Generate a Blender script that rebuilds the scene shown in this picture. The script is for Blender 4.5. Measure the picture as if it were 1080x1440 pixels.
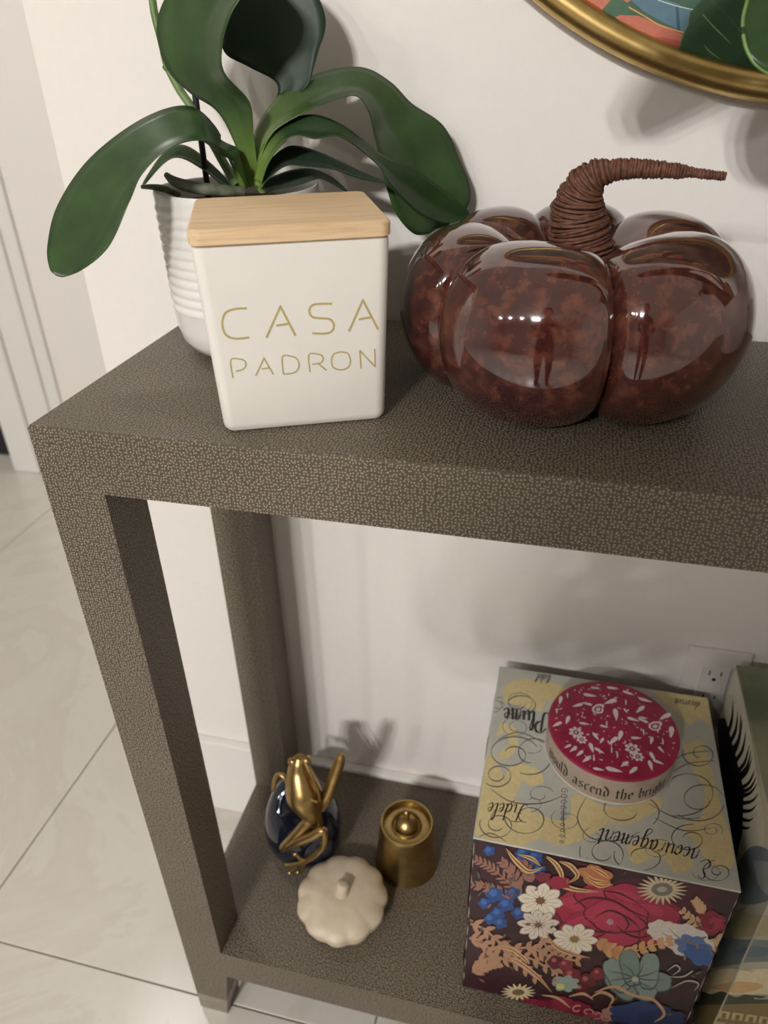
import bpy, bmesh, math, random
import numpy as np
from mathutils import Vector, Matrix
from mathutils.geometry import tessellate_polygon

random.seed(7)
PI = math.pi
for o in list(bpy.data.objects):
    bpy.data.objects.remove(o)
SC = bpy.context.scene
COL = SC.collection

# ------------------------------------------------------------------ camera
CAM = Vector((0.3714, -0.4128, 1.0835))
YAW, PITCH, ROLL, FPX = -0.2489, -0.5573, -0.0206, 1038.6
_ca, _sa, _cb, _sb = math.cos(YAW), math.sin(YAW), math.cos(PITCH), math.sin(PITCH)
FWD = Vector((_sa * _cb, _ca * _cb, _sb))
_r = Vector((_ca, -_sa, 0))
_u = _r.cross(FWD)
RGT = math.cos(ROLL) * _r + math.sin(ROLL) * _u
UP = -math.sin(ROLL) * _r + math.cos(ROLL) * _u
cd = bpy.data.cameras.new('camera')
cam = bpy.data.objects.new('camera', cd)
COL.objects.link(cam)
cd.sensor_fit = 'AUTO'
cd.sensor_width = 36.0
cd.lens = FPX / 1440 * 36.0
cd.clip_start = 0.01
cd.dof.use_dof = True               # a phone lens focused on the things on the top
cd.dof.focus_distance = 0.56
cd.dof.aperture_fstop = 7.0
cam.matrix_world = Matrix(((RGT.x, UP.x, -FWD.x, CAM.x), (RGT.y, UP.y, -FWD.y, CAM.y),
                           (RGT.z, UP.z, -FWD.z, CAM.z), (0, 0, 0, 1)))
SC.camera = cam

# ------------------------------------------------------------------ world, lights, exposure
wd = bpy.data.worlds.new('world')
SC.world = wd
wd.use_nodes = True
wd.node_tree.nodes['Background'].inputs[0].default_value = (1.0, 0.93, 0.85, 1)
wd.node_tree.nodes['Background'].inputs[1].default_value = 0.3
SC.view_settings.view_transform = 'Standard'
SC.view_settings.look = 'None'
SC.view_settings.gamma = 1.0
SC.view_settings.use_curve_mapping = False
SC.view_settings.exposure = 0.0
CEIL = 2.6
# ceiling downlights: x, y, watts; and one fitting of six lamp heads (centre, watts per head)
DOWNLIGHTS = [(-1.15, -3.2, 19), (-1.95, -3.2, 16), (-2.75, -3.2, 12), (-0.95, 0.85, 7)]
MULTI = (-0.28, -3.2, 23.5)
LAMP_COL = (1.0, 0.970, 0.945)


# ------------------------------------------------------------------ pixel helpers (1080 x 1440 photo)
def ray(u, v):
    return FWD * FPX + RGT * (u - 540) - UP * (v - 720)


def on(axis, val, u, v):
    d = ray(u, v)
    return CAM + d * ((val - CAM[axis]) / d[axis])


def py(u, v, y):
    return on(1, y, u, v)


def pz(u, v, z):
    return on(2, z, u, v)


def pix(P):
    d = Vector(P) - CAM
    z = d.dot(FWD)
    return (540 + FPX * d.dot(RGT) / z, 720 - FPX * d.dot(UP) / z, z)


def psize(n, P):          # n photo pixels at the distance of P, in metres
    return n * (Vector(P) - CAM).dot(FWD) / FPX


# ------------------------------------------------------------------ materials
def lin(c):
    return tuple(((v / 255) / 12.92 if v / 255 <= 0.04045 else ((v / 255 + 0.055) / 1.055) ** 2.4) for v in c)


def mat(name, rgb, rough=0.5, metal=0.0, spec=0.5, coat=0.0):
    m = bpy.data.materials.new(name)
    m.use_nodes = True
    b = m.node_tree.nodes['Principled BSDF']
    b.inputs['Base Color'].default_value = (*rgb, 1)
    b.inputs['Roughness'].default_value = rough
    b.inputs['Metallic'].default_value = metal
    b.inputs['Specular IOR Level'].default_value = spec
    b.inputs['Coat Weight'].default_value = coat
    return m


class NT:
    def __init__(s, m):
        s.t = m.node_tree
        s.b = s.t.nodes['Principled BSDF']

    def n(s, typ, **kw):
        nd = s.t.nodes.new(typ)
        for k, v in kw.items():
            if k.startswith('i_'):
                nd.inputs[k[2:].replace('_', ' ')].default_value = v
            else:
                setattr(nd, k, v)
        return nd

    def l(s, a, b):
        s.t.links.new(a, b)

    def ramp(s, fac, stops):
        r = s.n('ShaderNodeValToRGB')
        e = r.color_ramp.elements
        while len(e) < len(stops):
            e.new(0.5)
        for k, (pos, c) in enumerate(stops):
            e[k].position = pos
            e[k].color = (*c, 1)
        s.l(fac, r.inputs[0])
        return r

    def noise(s, vec, scale, detail=3, rough=0.5):
        nd = s.n('ShaderNodeTexNoise')
        nd.inputs['Scale'].default_value = scale
        nd.inputs['Detail'].default_value = detail
        nd.inputs['Roughness'].default_value = rough
        s.l(vec, nd.inputs['Vector'])
        return nd

    def coord(s):
        return s.n('ShaderNodeTexCoord').outputs['Object']

    def bump(s, h, strength, dist=0.001):
        b = s.n('ShaderNodeBump')
        b.inputs['Strength'].default_value = strength
        b.inputs['Distance'].default_value = dist
        s.l(h, b.inputs['Height'])
        s.l(b.outputs[0], s.b.inputs['Normal'])
        return b


def noisy(name, c1, c2, scale, rough=0.5, bump=0.0, metal=0, spec=0.5, coat=0.0, lo=0.35, hi=0.65, detail=4):
    m = mat(name, c1, rough, metal, spec, coat)
    t = NT(m)
    nz = t.noise(t.coord(), scale, detail)
    r = t.ramp(nz.outputs['Fac'], [(lo, c1), (hi, c2)])
    t.l(r.outputs[0], t.b.inputs['Base Color'])
    if bump:
        t.bump(nz.outputs['Fac'], bump)
    return m


def shagreen():
    m = mat('shagreen', lin((110, 99, 84)), 0.42)
    t = NT(m)
    co = t.coord()
    sx = t.n('ShaderNodeSeparateXYZ')
    t.l(co, sx.inputs[0])
    sn_ = t.n('ShaderNodeSeparateXYZ')
    t.l(t.n('ShaderNodeTexCoord').outputs['Normal'], sn_.inputs[0])
    def pick(base, other, comp):          # other where the face looks along comp, else base
        ab = t.n('ShaderNodeMath', operation='ABSOLUTE')
        t.l(sn_.outputs[comp], ab.inputs[0])
        gt = t.n('ShaderNodeMath', operation='GREATER_THAN')
        gt.inputs[1].default_value = 0.72
        t.l(ab.outputs[0], gt.inputs[0])
        m_ = t.n('ShaderNodeMix', data_type='FLOAT')
        t.l(gt.outputs[0], m_.inputs[0])
        t.l(sx.outputs[base], m_.inputs[2])
        t.l(sx.outputs[other], m_.inputs[3])
        return m_.outputs[0]
    cb_ = t.n('ShaderNodeCombineXYZ')
    t.l(pick('X', 'Y', 'X'), cb_.inputs[0])
    t.l(pick('Z', 'Y', 'Z'), cb_.inputs[1])
    v = t.n('ShaderNodeTexVoronoi', feature='F1', voronoi_dimensions='2D')
    v.inputs['Scale'].default_value = 400
    v.inputs['Randomness'].default_value = 0.62
    t.l(cb_.outputs[0], v.inputs['Vector'])
    dots = t.ramp(v.outputs['Distance'], [(0.0, lin((206, 194, 172))), (0.15, lin((158, 144, 122))),
                                          (0.32, lin((100, 90, 76))), (0.7, lin((82, 72, 60)))])
    big = t.noise(co, 7, 4)
    sh = t.ramp(big.outputs['Fac'], [(0.35, (0.86, 0.86, 0.86)), (0.65, (1.0, 1.0, 1.0))])
    mx = t.n('ShaderNodeMix', data_type='RGBA', blend_type='MULTIPLY')
    mx.inputs['Factor'].default_value = 1
    t.l(dots.outputs[0], mx.inputs[6])
    t.l(sh.outputs[0], mx.inputs[7])
    t.l(mx.outputs[2], t.b.inputs['Base Color'])
    h = t.ramp(v.outputs['Distance'], [(0.0, (1, 1, 1)), (0.2, (0.7,) * 3), (0.45, (0, 0, 0))])
    t.bump(h.outputs[0], 0.9, 0.0008)
    return m


def wood_light():
    m = mat('beech', lin((222, 192, 152)), 0.5)
    t = NT(m)
    mp = t.n('ShaderNodeMapping')
    mp.inputs['Scale'].default_value = (3.0, 60, 60)
    t.l(t.coord(), mp.inputs['Vector'])
    nz = t.noise(mp.outputs[0], 6, 5, 0.6)
    r = t.ramp(nz.outputs['Fac'], [(0.3, lin((205, 170, 128))), (0.5, lin((224, 194, 154))), (0.7, lin((232, 205, 168)))])
    t.l(r.outputs[0], t.b.inputs['Base Color'])
    t.bump(nz.outputs['Fac'], 0.08, 0.0003)
    return m


def tile_mat():
    m = mat('porcelain_tile', lin((205, 200, 190)), 0.24)
    t = NT(m)
    geo = t.n('ShaderNodeNewGeometry').outputs['Position']
    nz = t.noise(geo, 2.2, 8, 0.65)
    nz.inputs['Distortion'].default_value = 1.4
    r = t.ramp(nz.outputs['Fac'], [(0.3, lin((204, 198, 188))), (0.5, lin((214, 209, 200))), (0.53, lin((207, 201, 191))),
                                   (0.7, lin((218, 213, 204)))])
    t.l(r.outputs[0], t.b.inputs['Base Color'])
    return m


def pumpkin_glaze():
    m = mat('plum_glaze', lin((92, 44, 38)), 0.06, spec=0.7, coat=1.0)
    t = NT(m)
    t.b.inputs['Coat Roughness'].default_value = 0.04
    co = t.coord()
    a = t.noise(co, 95, 5, 0.6)
    a.inputs['Distortion'].default_value = 0.3
    r1 = t.ramp(a.outputs['Fac'], [(0.34, lin((40, 13, 16))), (0.47, lin((60, 24, 24))), (0.56, lin((86, 46, 35))),
                                   (0.70, lin((116, 70, 52)))])
    b = t.noise(co, 9, 3)
    r2 = t.ramp(b.outputs['Fac'], [(0.38, lin((60, 26, 30))), (0.62, lin((92, 50, 38)))])
    mx = t.n('ShaderNodeMix', data_type='RGBA', blend_type='MIX')
    mx.inputs['Factor'].default_value = 0.35
    t.l(r1.outputs[0], mx.inputs[6])
    t.l(r2.outputs[0], mx.inputs[7])
    t.l(mx.outputs[2], t.b.inputs['Base Color'])
    w = t.noise(co, 14, 2)
    t.bump(w.outputs['Fac'], 0.10, 0.004)
    return m


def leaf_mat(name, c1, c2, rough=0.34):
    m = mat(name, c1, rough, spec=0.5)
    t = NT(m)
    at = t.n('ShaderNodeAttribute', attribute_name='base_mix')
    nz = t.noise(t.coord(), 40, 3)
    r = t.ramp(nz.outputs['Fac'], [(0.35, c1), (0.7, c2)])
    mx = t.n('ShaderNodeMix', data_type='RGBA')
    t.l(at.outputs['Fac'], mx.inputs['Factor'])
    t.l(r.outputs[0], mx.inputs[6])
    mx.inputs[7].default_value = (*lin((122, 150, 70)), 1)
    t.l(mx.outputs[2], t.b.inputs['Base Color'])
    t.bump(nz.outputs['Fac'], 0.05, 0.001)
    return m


def brass(name, c1, c2, rough):
    return noisy(name, c1, c2, 60, rough, 0.03, metal=1.0)


M = {}
M['shagreen'] = shagreen()
M['nickel'] = noisy('brushed_nickel', lin((150, 142, 132)), lin((165, 157, 146)), 80, 0.35, metal=0.6)
M['wall'] = noisy('wall_paint', lin((235, 230, 224)), lin((238, 233, 227)), 120, 0.75, 0.04, lo=0.2, hi=0.8)
M['wall_taupe'] = noisy('taupe_paint', lin((206, 201, 194)), lin((210, 205, 198)), 60, 0.8, lo=0.2, hi=0.8)
M['trim'] = noisy('trim_paint', lin((232, 229, 224)), lin((234, 231, 226)), 60, 0.4, lo=0.2, hi=0.8)
M['ceil'] = noisy('ceiling_paint', lin((232, 230, 226)), lin((235, 233, 229)), 60, 0.8, lo=0.2, hi=0.8)
M['tile'] = tile_mat()
M['grout'] = noisy('grout', lin((128, 120, 108)), lin((140, 132, 120)), 200, 0.9)
M['unlit_dark'] = noisy('unlit_room_shade', lin((30, 30, 32)), lin((34, 34, 36)), 30, 0.8)  # near-black colour stands in for the missing light beyond the doorway
M['beech'] = wood_light()
M['white_box'] = noisy('white_enamel', lin((231, 227, 219)), lin((234, 230, 222)), 30, 0.32)
M['gold_ink'] = noisy('gold_ink', lin((176, 160, 104)), lin((194, 178, 122)), 300, 0.4, metal=0.3)
M['pot'] = noisy('white_ceramic', lin((240, 236, 231)), lin((243, 239, 234)), 30, 0.2)
M['bark'] = noisy('bark_mix', lin((58, 50, 42)), lin((96, 84, 68)), 90, 0.9, 0.8)
M['leaf'] = leaf_mat('leaf_green', lin((42, 66, 34)), lin((56, 82, 42)))
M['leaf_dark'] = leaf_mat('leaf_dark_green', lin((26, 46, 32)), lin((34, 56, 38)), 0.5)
M['leaf_shaded'] = leaf_mat('leaf_shaded_green', lin((34, 56, 30)), lin((44, 68, 36)), 0.4)  # darker copy of the leaf green, shading put into the colour
M['spike'] = noisy('spike_green', lin((82, 112, 60)), lin((110, 136, 80)), 60, 0.45)
M['root'] = noisy('aerial_root', lin((104, 112, 92)), lin((146, 148, 126)), 120, 0.7, 0.3)
M['stake'] = noisy('black_stake', lin((18, 20, 26)), lin((26, 28, 34)), 60, 0.45)
M['petal'] = noisy('orchid_petal', lin((235, 226, 228)), lin((242, 236, 236)), 60, 0.5)
M['pumpkin'] = pumpkin_glaze()
M['twine'] = noisy('brown_twine', lin((74, 44, 32)), lin((118, 76, 56)), 260, 0.7, 0.5, lo=0.3, hi=0.7)
M['gold'] = brass('gold_leaf_frame', lin((196, 166, 104)), lin((208, 180, 118)), 0.34)
M['brass'] = brass('antique_brass', lin((166, 142, 92)), lin((184, 160, 108)), 0.33)
M['frog_gold'] = brass('satin_gold', lin((158, 132, 84)), lin((176, 150, 100)), 0.33)
M['navy'] = noisy('navy_glaze', lin((12, 18, 34)), lin((18, 27, 48)), 20, 0.08, spec=0.6, coat=0.5)
M['stone'] = noisy('beige_soapstone', lin((196, 180, 156)), lin((206, 191, 168)), 60, 0.45, 0.05)
M['plastic'] = noisy('white_plastic', lin((226, 220, 214)), lin((229, 223, 217)), 40, 0.35)
M['slot'] = noisy('socket_slot', lin((30, 26, 24)), lin((36, 32, 30)), 40, 0.7)
M['cardboard'] = noisy('box_cream', lin((206, 196, 170)), lin((212, 203, 180)), 60, 0.45)


# ------------------------------------------------------------------ mesh builder
class MB:
    def __init__(s):
        s.v, s.f, s.m = [], [], []

    def add(s, vs, fs, mi=0):
        k = len(s.v)
        s.v += [tuple(v) for v in vs]
        s.f += [tuple(i + k for i in f) for f in fs]
        s.m += [mi] * len(fs)
        return s

    def box(s, x0, x1, y0, y1, z0, z1, mi=0):
        vs = [(x, y, z) for z in (z0, z1) for y in (y0, y1) for x in (x0, x1)]
        return s.add(vs, [(0, 2, 3, 1), (4, 5, 7, 6), (0, 1, 5, 4), (2, 6, 7, 3), (0, 4, 6, 2), (1, 3, 7, 5)], mi)

    def tube(s, path, rad, n=12, cap=True, mi=0, squash=None):
        path = [Vector(q) for q in path]
        if not hasattr(rad, '__len__'):
            rad = [rad] * len(path)
        vs, fs = [], []
        t0 = (path[1] - path[0]).normalized()
        ref = Vector((0, 0, 1)) if abs(t0.z) < 0.9 else Vector((1, 0, 0))
        a = t0.cross(ref).normalized()
        for i, q in enumerate(path):
            t = (path[min(i + 1, len(path) - 1)] - path[max(i - 1, 0)]).normalized()
            a = (a - t * a.dot(t)).normalized()
            b = t.cross(a)
            for k in range(n):
                an = 2 * PI * k / n
                vs.append(q + (a * math.cos(an) + b * math.sin(an)) * rad[i])
        for i in range(len(path) - 1):
            for k in range(n):
                fs.append((i * n + k, i * n + (k + 1) % n, (i + 1) * n + (k + 1) % n, (i + 1) * n + k))
        if cap:
            fs.append(tuple(range(n))[::-1])
            fs.append(tuple((len(path) - 1) * n + k for k in range(n)))
        return s.add(vs, fs, mi)

    def lathe(s, prof, n=48, c=(0, 0, 0), rfun=None, mi=0, cap=True):
        vs, fs = [], []
        for (r, z) in prof:
            for k in range(n):
                a = 2 * PI * k / n
                rr = r * (rfun(a, z) if rfun else 1)
                vs.append((c[0] + rr * math.cos(a), c[1] + rr * math.sin(a), c[2] + z))
        for i in range(len(prof) - 1):
            for k in range(n):
                fs.append((i * n + k, i * n + (k + 1) % n, (i + 1) * n + (k + 1) % n, (i + 1) * n + k))
        if cap:
            fs.append(tuple(range(n))[::-1])
            fs.append(tuple((len(prof) - 1) * n + k for k in range(n)))
        return s.add(vs, fs, mi)

    def grid(s, rows, mi=0, closed=False):
        n = len(rows[0])
        vs = [q for r in rows for q in r]
        fs = []
        for i in range(len(rows) - 1):
            for k in range(n if closed else n - 1):
                k2 = (k + 1) % n
                fs.append((i * n + k, i * n + k2, (i + 1) * n + k2, (i + 1) * n + k))
        return s.add(vs, fs, mi)

    def ball(s, c, r, n=16, m=10, mi=0, rot=None):
        r = (r, r, r) if not hasattr(r, '__len__') else r
        vs, fs = [], []
        for i in range(m + 1):
            ph = -PI / 2 + PI * i / m
            for k in range(n):
                a = 2 * PI * k / n
                q = Vector((r[0] * math.cos(ph) * math.cos(a), r[1] * math.cos(ph) * math.sin(a), r[2] * math.sin(ph)))
                if rot:
                    q = rot @ q
                vs.append(Vector(c) + q)
        for i in range(m):
            for k in range(n):
                fs.append((i * n + k, i * n + (k + 1) % n, (i + 1) * n + (k + 1) % n, (i + 1) * n + k))
        return s.add(vs, fs, mi)

    def build(s, name, mats, parent=None, smooth=False, bevel=0, seg=2, off=None, angle=40):
        me = bpy.data.meshes.new(name)
        if off is not None:
            off = Vector(off)
            s.v = [tuple(Vector(q) - off) for q in s.v]
        me.from_pydata(s.v, [], s.f)
        if not isinstance(mats, (list, tuple)):
            mats = [mats]
        for m in mats:
            me.materials.append(M[m] if isinstance(m, str) else m)
        me.polygons.foreach_set('material_index', s.m)
        if bevel or smooth:
            bm = bmesh.new()
            bm.from_mesh(me)
            bmesh.ops.remove_doubles(bm, verts=bm.verts, dist=1e-7)
            bmesh.ops.recalc_face_normals(bm, faces=bm.faces)
            if bevel:
                ed = [e for e in bm.edges if len(e.link_faces) == 2 and e.calc_face_angle(0) > 0.5]
                bmesh.ops.bevel(bm, geom=ed, offset=bevel, segments=seg, profile=0.5, affect='EDGES', clamp_overlap=True)
            bm.to_mesh(me)
            bm.free()
        if smooth:
            me.polygons.foreach_set('use_smooth', [True] * len(me.polygons))
            if angle:
                me.set_sharp_from_angle(angle=math.radians(angle))
        me.update()
        o = bpy.data.objects.new(name, me)
        COL.objects.link(o)
        if parent:
            o.parent = parent
        elif off is not None:
            o.location = off
        return o


def tag(o, label=None, cat=None, group=None, kind=None):
    if label:
        o['label'] = label
    if cat:
        o['category'] = cat
    if group:
        o['group'] = group
    if kind:
        o['kind'] = kind
    return o


def thing(name, loc, label, cat, group=None):
    o = bpy.data.objects.new(name, None)
    COL.objects.link(o)
    o.location = loc
    o.empty_display_size = 0.05
    return tag(o, label, cat, group)


def struct(name, mb, m, parent=None, **kw):
    o = mb.build(name, m, parent, **kw)
    if not parent:
        o['kind'] = 'structure'
    return o


def crom(P, n):            # Catmull-Rom through tuples, n samples per span
    P = [np.array(q, float) for q in P]
    out = []
    for i in range(len(P) - 1):
        a, b, c, d = P[max(i - 1, 0)], P[i], P[i + 1], P[min(i + 2, len(P) - 1)]
        for k in range(n):
            t = k / n
            out.append(0.5 * (2 * b + (c - a) * t + (2 * a - 5 * b + 4 * c - d) * t * t + (3 * b - a - 3 * c + d) * t ** 3))
    out.append(P[-1])
    return out


# ------------------------------------------------------------------ the room
H, LW, AT, TD, ZS, STH, TL = 0.858, 0.0507, 0.0527, 0.2901, 0.1587, 0.0539, 1.30
WY = TD + 0.015            # wall face
WX = -0.143                # free end of the wall behind the console
FARY = 1.30
RX0, RX1, RY0, RY1 = -3.3, 3.0, -4.6, 3.0

fl = struct('floor', MB().box(RX0, RX1, RY0, RY1, -0.05, -0.002), 'grout')
TW, TLN, J = 0.6095, 1.219, 0.0022
tmb = MB().box(J / 2, TW - J / 2, J / 2, TLN - J / 2, -0.012, 0.0)
tmesh = None
ncol = 0
for ci in range(-5, 6):
    x0 = -0.378 + ci * TW
    oy = 0.0136
    for cj in range(-4, 3):
        y0 = oy + cj * TLN
        if x0 + TW < RX0 + 0.3 or x0 > RX1 - 0.3 or y0 + TLN < RY0 + 0.3 or y0 > RY1 - 0.3:
            continue
        if tmesh is None:
            o = tmb.build('tile', 'tile', fl, bevel=0.0008, seg=1)
            tmesh = o.data
        else:
            o = bpy.data.objects.new('tile', tmesh)
            COL.objects.link(o)
            o.parent = fl
        o.location = (x0, y0, 0)

struct('ceiling', MB().box(RX0, RX1, RY0, RY1, CEIL, CEIL + 0.05), 'ceil')
struct('wall_back', MB().box(WX, RX1, WY, WY + 0.14, 0, CEIL), 'wall', bevel=0.002, seg=2)
struct('baseboard_back', MB().box(WX - 0.014, RX1, TD + 0.0005, WY, 0, 0.165), 'trim', bevel=0.003, seg=2)
struct('baseboard_end', MB().box(WX - 0.014, WX, WY, WY + 0.14, 0, 0.165), 'trim', bevel=0.002, seg=1)
DX = -1.245                # right side of the doorway in the far wall
fw = MB().box(DX, RX1, FARY, FARY + 0.12, 0, CEIL)
fw.box(RX0, DX - 0.86, FARY, FARY + 0.12, 0, CEIL)
fw.box(DX - 0.86, DX, FARY, FARY + 0.12, 2.08, CEIL)
struct('wall_far', fw, 'wall')
struct('baseboard_far', MB().box(-1.02, RX1, FARY - 0.014, FARY, 0, 0.165), 'trim', bevel=0.003, seg=1)
tr = MB()
tr.box(-1.235, -1.145, FARY - 0.034, FARY, 0, 2.17)
struct('trim_1', tr, 'trim', bevel=0.006, seg=3)
struct('trim_2', MB().box(-1.145, -1.062, FARY - 0.022, FARY, 0, 2.17), 'trim', bevel=0.005, seg=2)
struct('trim_3', MB().box(-1.062, -1.022, FARY - 0.012, FARY, 0, 2.17), 'trim', bevel=0.003, seg=2)
struct('trim_4', MB().box(DX - 0.95, DX - 0.86, FARY - 0.034, FARY, 0, 2.17), 'trim', bevel=0.006, seg=2)
struct('trim_5', MB().box(DX - 0.86, -1.235, FARY - 0.034, FARY, 2.08, 2.17), 'trim', bevel=0.006, seg=2)
shade_panel = struct('doorway_shade_panel', MB().box(DX - 0.86, DX, FARY + 0.05, FARY + 0.09, 0.004, 2.08), 'unlit_dark', bevel=0.002, seg=1)  # added dark slab that stands in for the unlit open doorway
MB().tube([(DX - 0.80, FARY + 0.05, 1.0), (DX - 0.80, FARY + 0.0, 1.0), (DX - 0.70, FARY + 0.0, 1.0)], 0.009, 12).build('panel_handle', 'nickel', shade_panel, smooth=True)  # handle made up along with the added slab
dk = MB().box(RX0, RX1, RY1, RY1 + 0.05, 0, CEIL)
struct('wall_dark_room', dk, 'unlit_dark')
struct('wall_dark_room_side', MB().box(DX + 0.25, DX + 0.3, FARY + 0.12, RY1, 0, CEIL), 'unlit_dark')
struct('wall_front', MB().box(RX0, RX1, RY0 - 0.05, RY0, 0, CEIL), 'wall_taupe')
struct('wall_left', MB().box(RX0 - 0.05, RX0, RY0, RY1, 0, CEIL), 'wall_taupe')
struct('wall_right', MB().box(RX1, RX1 + 0.05, RY0, RY1, 0, CEIL), 'wall_taupe')

# ceiling downlights (each with its own lamp)
M['lens'] = mat('downlight_lens', (0.9, 0.88, 0.84), 0.4)
M['lens'].node_tree.nodes['Principled BSDF'].inputs['Emission Color'].default_value = (*LAMP_COL, 1)
M['lens'].node_tree.nodes['Principled BSDF'].inputs['Emission Strength'].default_value = 6
ring = MB()
ring.lathe([(0.047, -0.002), (0.05, -0.006), (0.068, -0.006), (0.072, -0.002), (0.072, 0.0), (0.047, 0.0), (0.047, -0.002)], 32, cap=False)
lens = MB().lathe([(0.046, -0.0005), (0.046, 0.004)], 32)
def lamp(t, loc, wt, aim, size):
    ld = bpy.data.lights.new('downlight_lamp', 'AREA')
    ld.shape = 'DISK'
    ld.size = size
    ld.energy = wt
    ld.color = LAMP_COL
    lob = bpy.data.objects.new('downlight_lamp', ld)
    COL.objects.link(lob)
    lob.parent = t
    lob.location = loc
    if aim:                                # gimbal heads turned towards the console
        lob.rotation_euler = (Vector((0.3, 0.2, 0.8)) - (Vector(t.location) + Vector(loc))).to_track_quat('-Z', 'Y').to_euler()


ro = lo = None
for i, (x, y, wt) in enumerate(DOWNLIGHTS):
    t = thing('ceiling_downlight', (x, y, CEIL), 'round recessed downlight shining from the white ceiling', 'light', 'recessed ceiling downlights')
    t['label'] = ['round recessed ceiling downlight next to the six-lamp fitting', 'round recessed ceiling downlight between two other downlights',
                  'round recessed ceiling downlight beside the left wall', 'round recessed downlight over the hallway behind the wall'][i]
    if ro is None:
        ro = ring.build('trim_ring', 'trim', t, smooth=True)
        lo = lens.build('lens', 'lens', t)
    else:
        for src in (ro, lo):
            c = src.copy()
            COL.objects.link(c)
            c.parent = t
    lamp(t, (0, 0, -0.008), wt, y < 0, 0.085)
mx_, my_, mw_ = MULTI
t = thing('multi_lamp_fitting', (mx_, my_, CEIL), 'rectangular ceiling fitting with six small lamp heads', 'light')
MB().box(-0.23, 0.23, -0.15, 0.15, -0.012, 0.0).build('frame', 'trim', t, bevel=0.003, seg=2)
for gx in (-0.15, 0.0, 0.15):
    for gy in (-0.075, 0.075):
        MB().lathe([(0.034, -0.016), (0.036, -0.012)], 24, c=(gx, gy, 0)).build('lens', 'lens', t)
        lamp(t, (gx, gy, -0.02), mw_, True, 0.06)

# ------------------------------------------------------------------ console table
tab = thing('console_table', (0, 0, 0), 'long taupe shagreen console table with square legs and a low shelf', 'table')
def top_box(mb, r):
    return mb
b = MB().box(0, TL, 0, TD, H - AT, H)
top = b.build('tabletop', 'shagreen', tab)
bm = bmesh.new(); bm.from_mesh(top.data)
ed = [e for e in bm.edges if all(v.co.z > H - 0.001 for v in e.verts)]
bmesh.ops.bevel(bm, geom=ed, offset=0.0028, segments=3, profile=0.5, affect='EDGES')
bm.to_mesh(top.data); bm.free()
CAPZ = 0.040
for ix in (0, 1):
    for iy in (0, 1):
        def X(a): return a if ix == 0 else TL - a
        def Y(a): return a if iy == 0 else TD - a
        ti = 0.0135          # taper of the inner faces at the foot
        def ringz(z, k, q=0):
            a = LW - ti * k
            return [Vector((X(q), Y(q), z)), Vector((X(a + q), Y(q), z)), Vector((X(a + q), Y(a + q), z)), Vector((X(q), Y(a + q), z))]
        mb = MB()
        lvl = [(H - AT, 0), (ZS - STH, 0), (CAPZ, (ZS - STH - CAPZ) / (ZS - STH))]
        vs = [p_ for z, k in lvl for p_ in ringz(z, k)]
        fs = [(0, 1, 2, 3), (11, 10, 9, 8)] + [(i * 4 + j, i * 4 + (j + 1) % 4, (i + 1) * 4 + (j + 1) % 4, (i + 1) * 4 + j) for i in range(2) for j in range(4)]
        mb.add(vs, fs)
        leg = mb.build('leg', 'shagreen', tab)
        bm = bmesh.new(); bm.from_mesh(leg.data); bmesh.ops.recalc_face_normals(bm, faces=bm.faces)
        bm.to_mesh(leg.data); bm.free()
        k1 = (ZS - STH - CAPZ) / (ZS - STH)
        vs = ringz(CAPZ, k1) + ringz(0.006, 0.97) + ringz(0.0, 1.1, 0.0015)
        cp = MB().add(vs, fs).build('foot_cap', 'nickel', leg)
        bm = bmesh.new(); bm.from_mesh(cp.data); bmesh.ops.recalc_face_normals(bm, faces=bm.faces)
        bm.to_mesh(cp.data); bm.free()
        cp['label'] = 'brushed metal foot cap'
sh = MB().box(LW, TL - LW, 0, TD, ZS - STH, ZS)
sh.box(0, LW, LW, TD - LW, ZS - STH, ZS).box(TL - LW, TL, LW, TD - LW, ZS - STH, ZS)
sh.build('shelf', 'shagreen', tab)

# ------------------------------------------------------------------ wall outlet
ot = thing('wall_outlet', (0.59, WY, 0.43), 'white wall outlet plate behind the scripted box', 'outlet')
MB().box(-0.0355, 0.0355, -0.006, 0, -0.057, 0.057).build('plate', 'plastic', ot, bevel=0.002, seg=2, smooth=True)
rc = MB().box(-0.0168, 0.0168, -0.0085, -0.006, -0.0335, 0.0335).build('receptacle', 'plastic', ot, bevel=0.001, seg=1)
for dz in (0.019, -0.019):
    MB().box(-0.0072, -0.0056, -0.0088, -0.0085, dz + 0.002, dz + 0.009).build('slot', 'slot', rc)
    MB().box(0.0056, 0.0072, -0.0088, -0.0085, dz + 0.003, dz + 0.009).build('slot', 'slot', rc)
    MB().tube([(0, -0.0085, dz - 0.004), (0, -0.0088, dz - 0.004)], 0.0024, 12).build('ground_hole', 'slot', rc)


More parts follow.
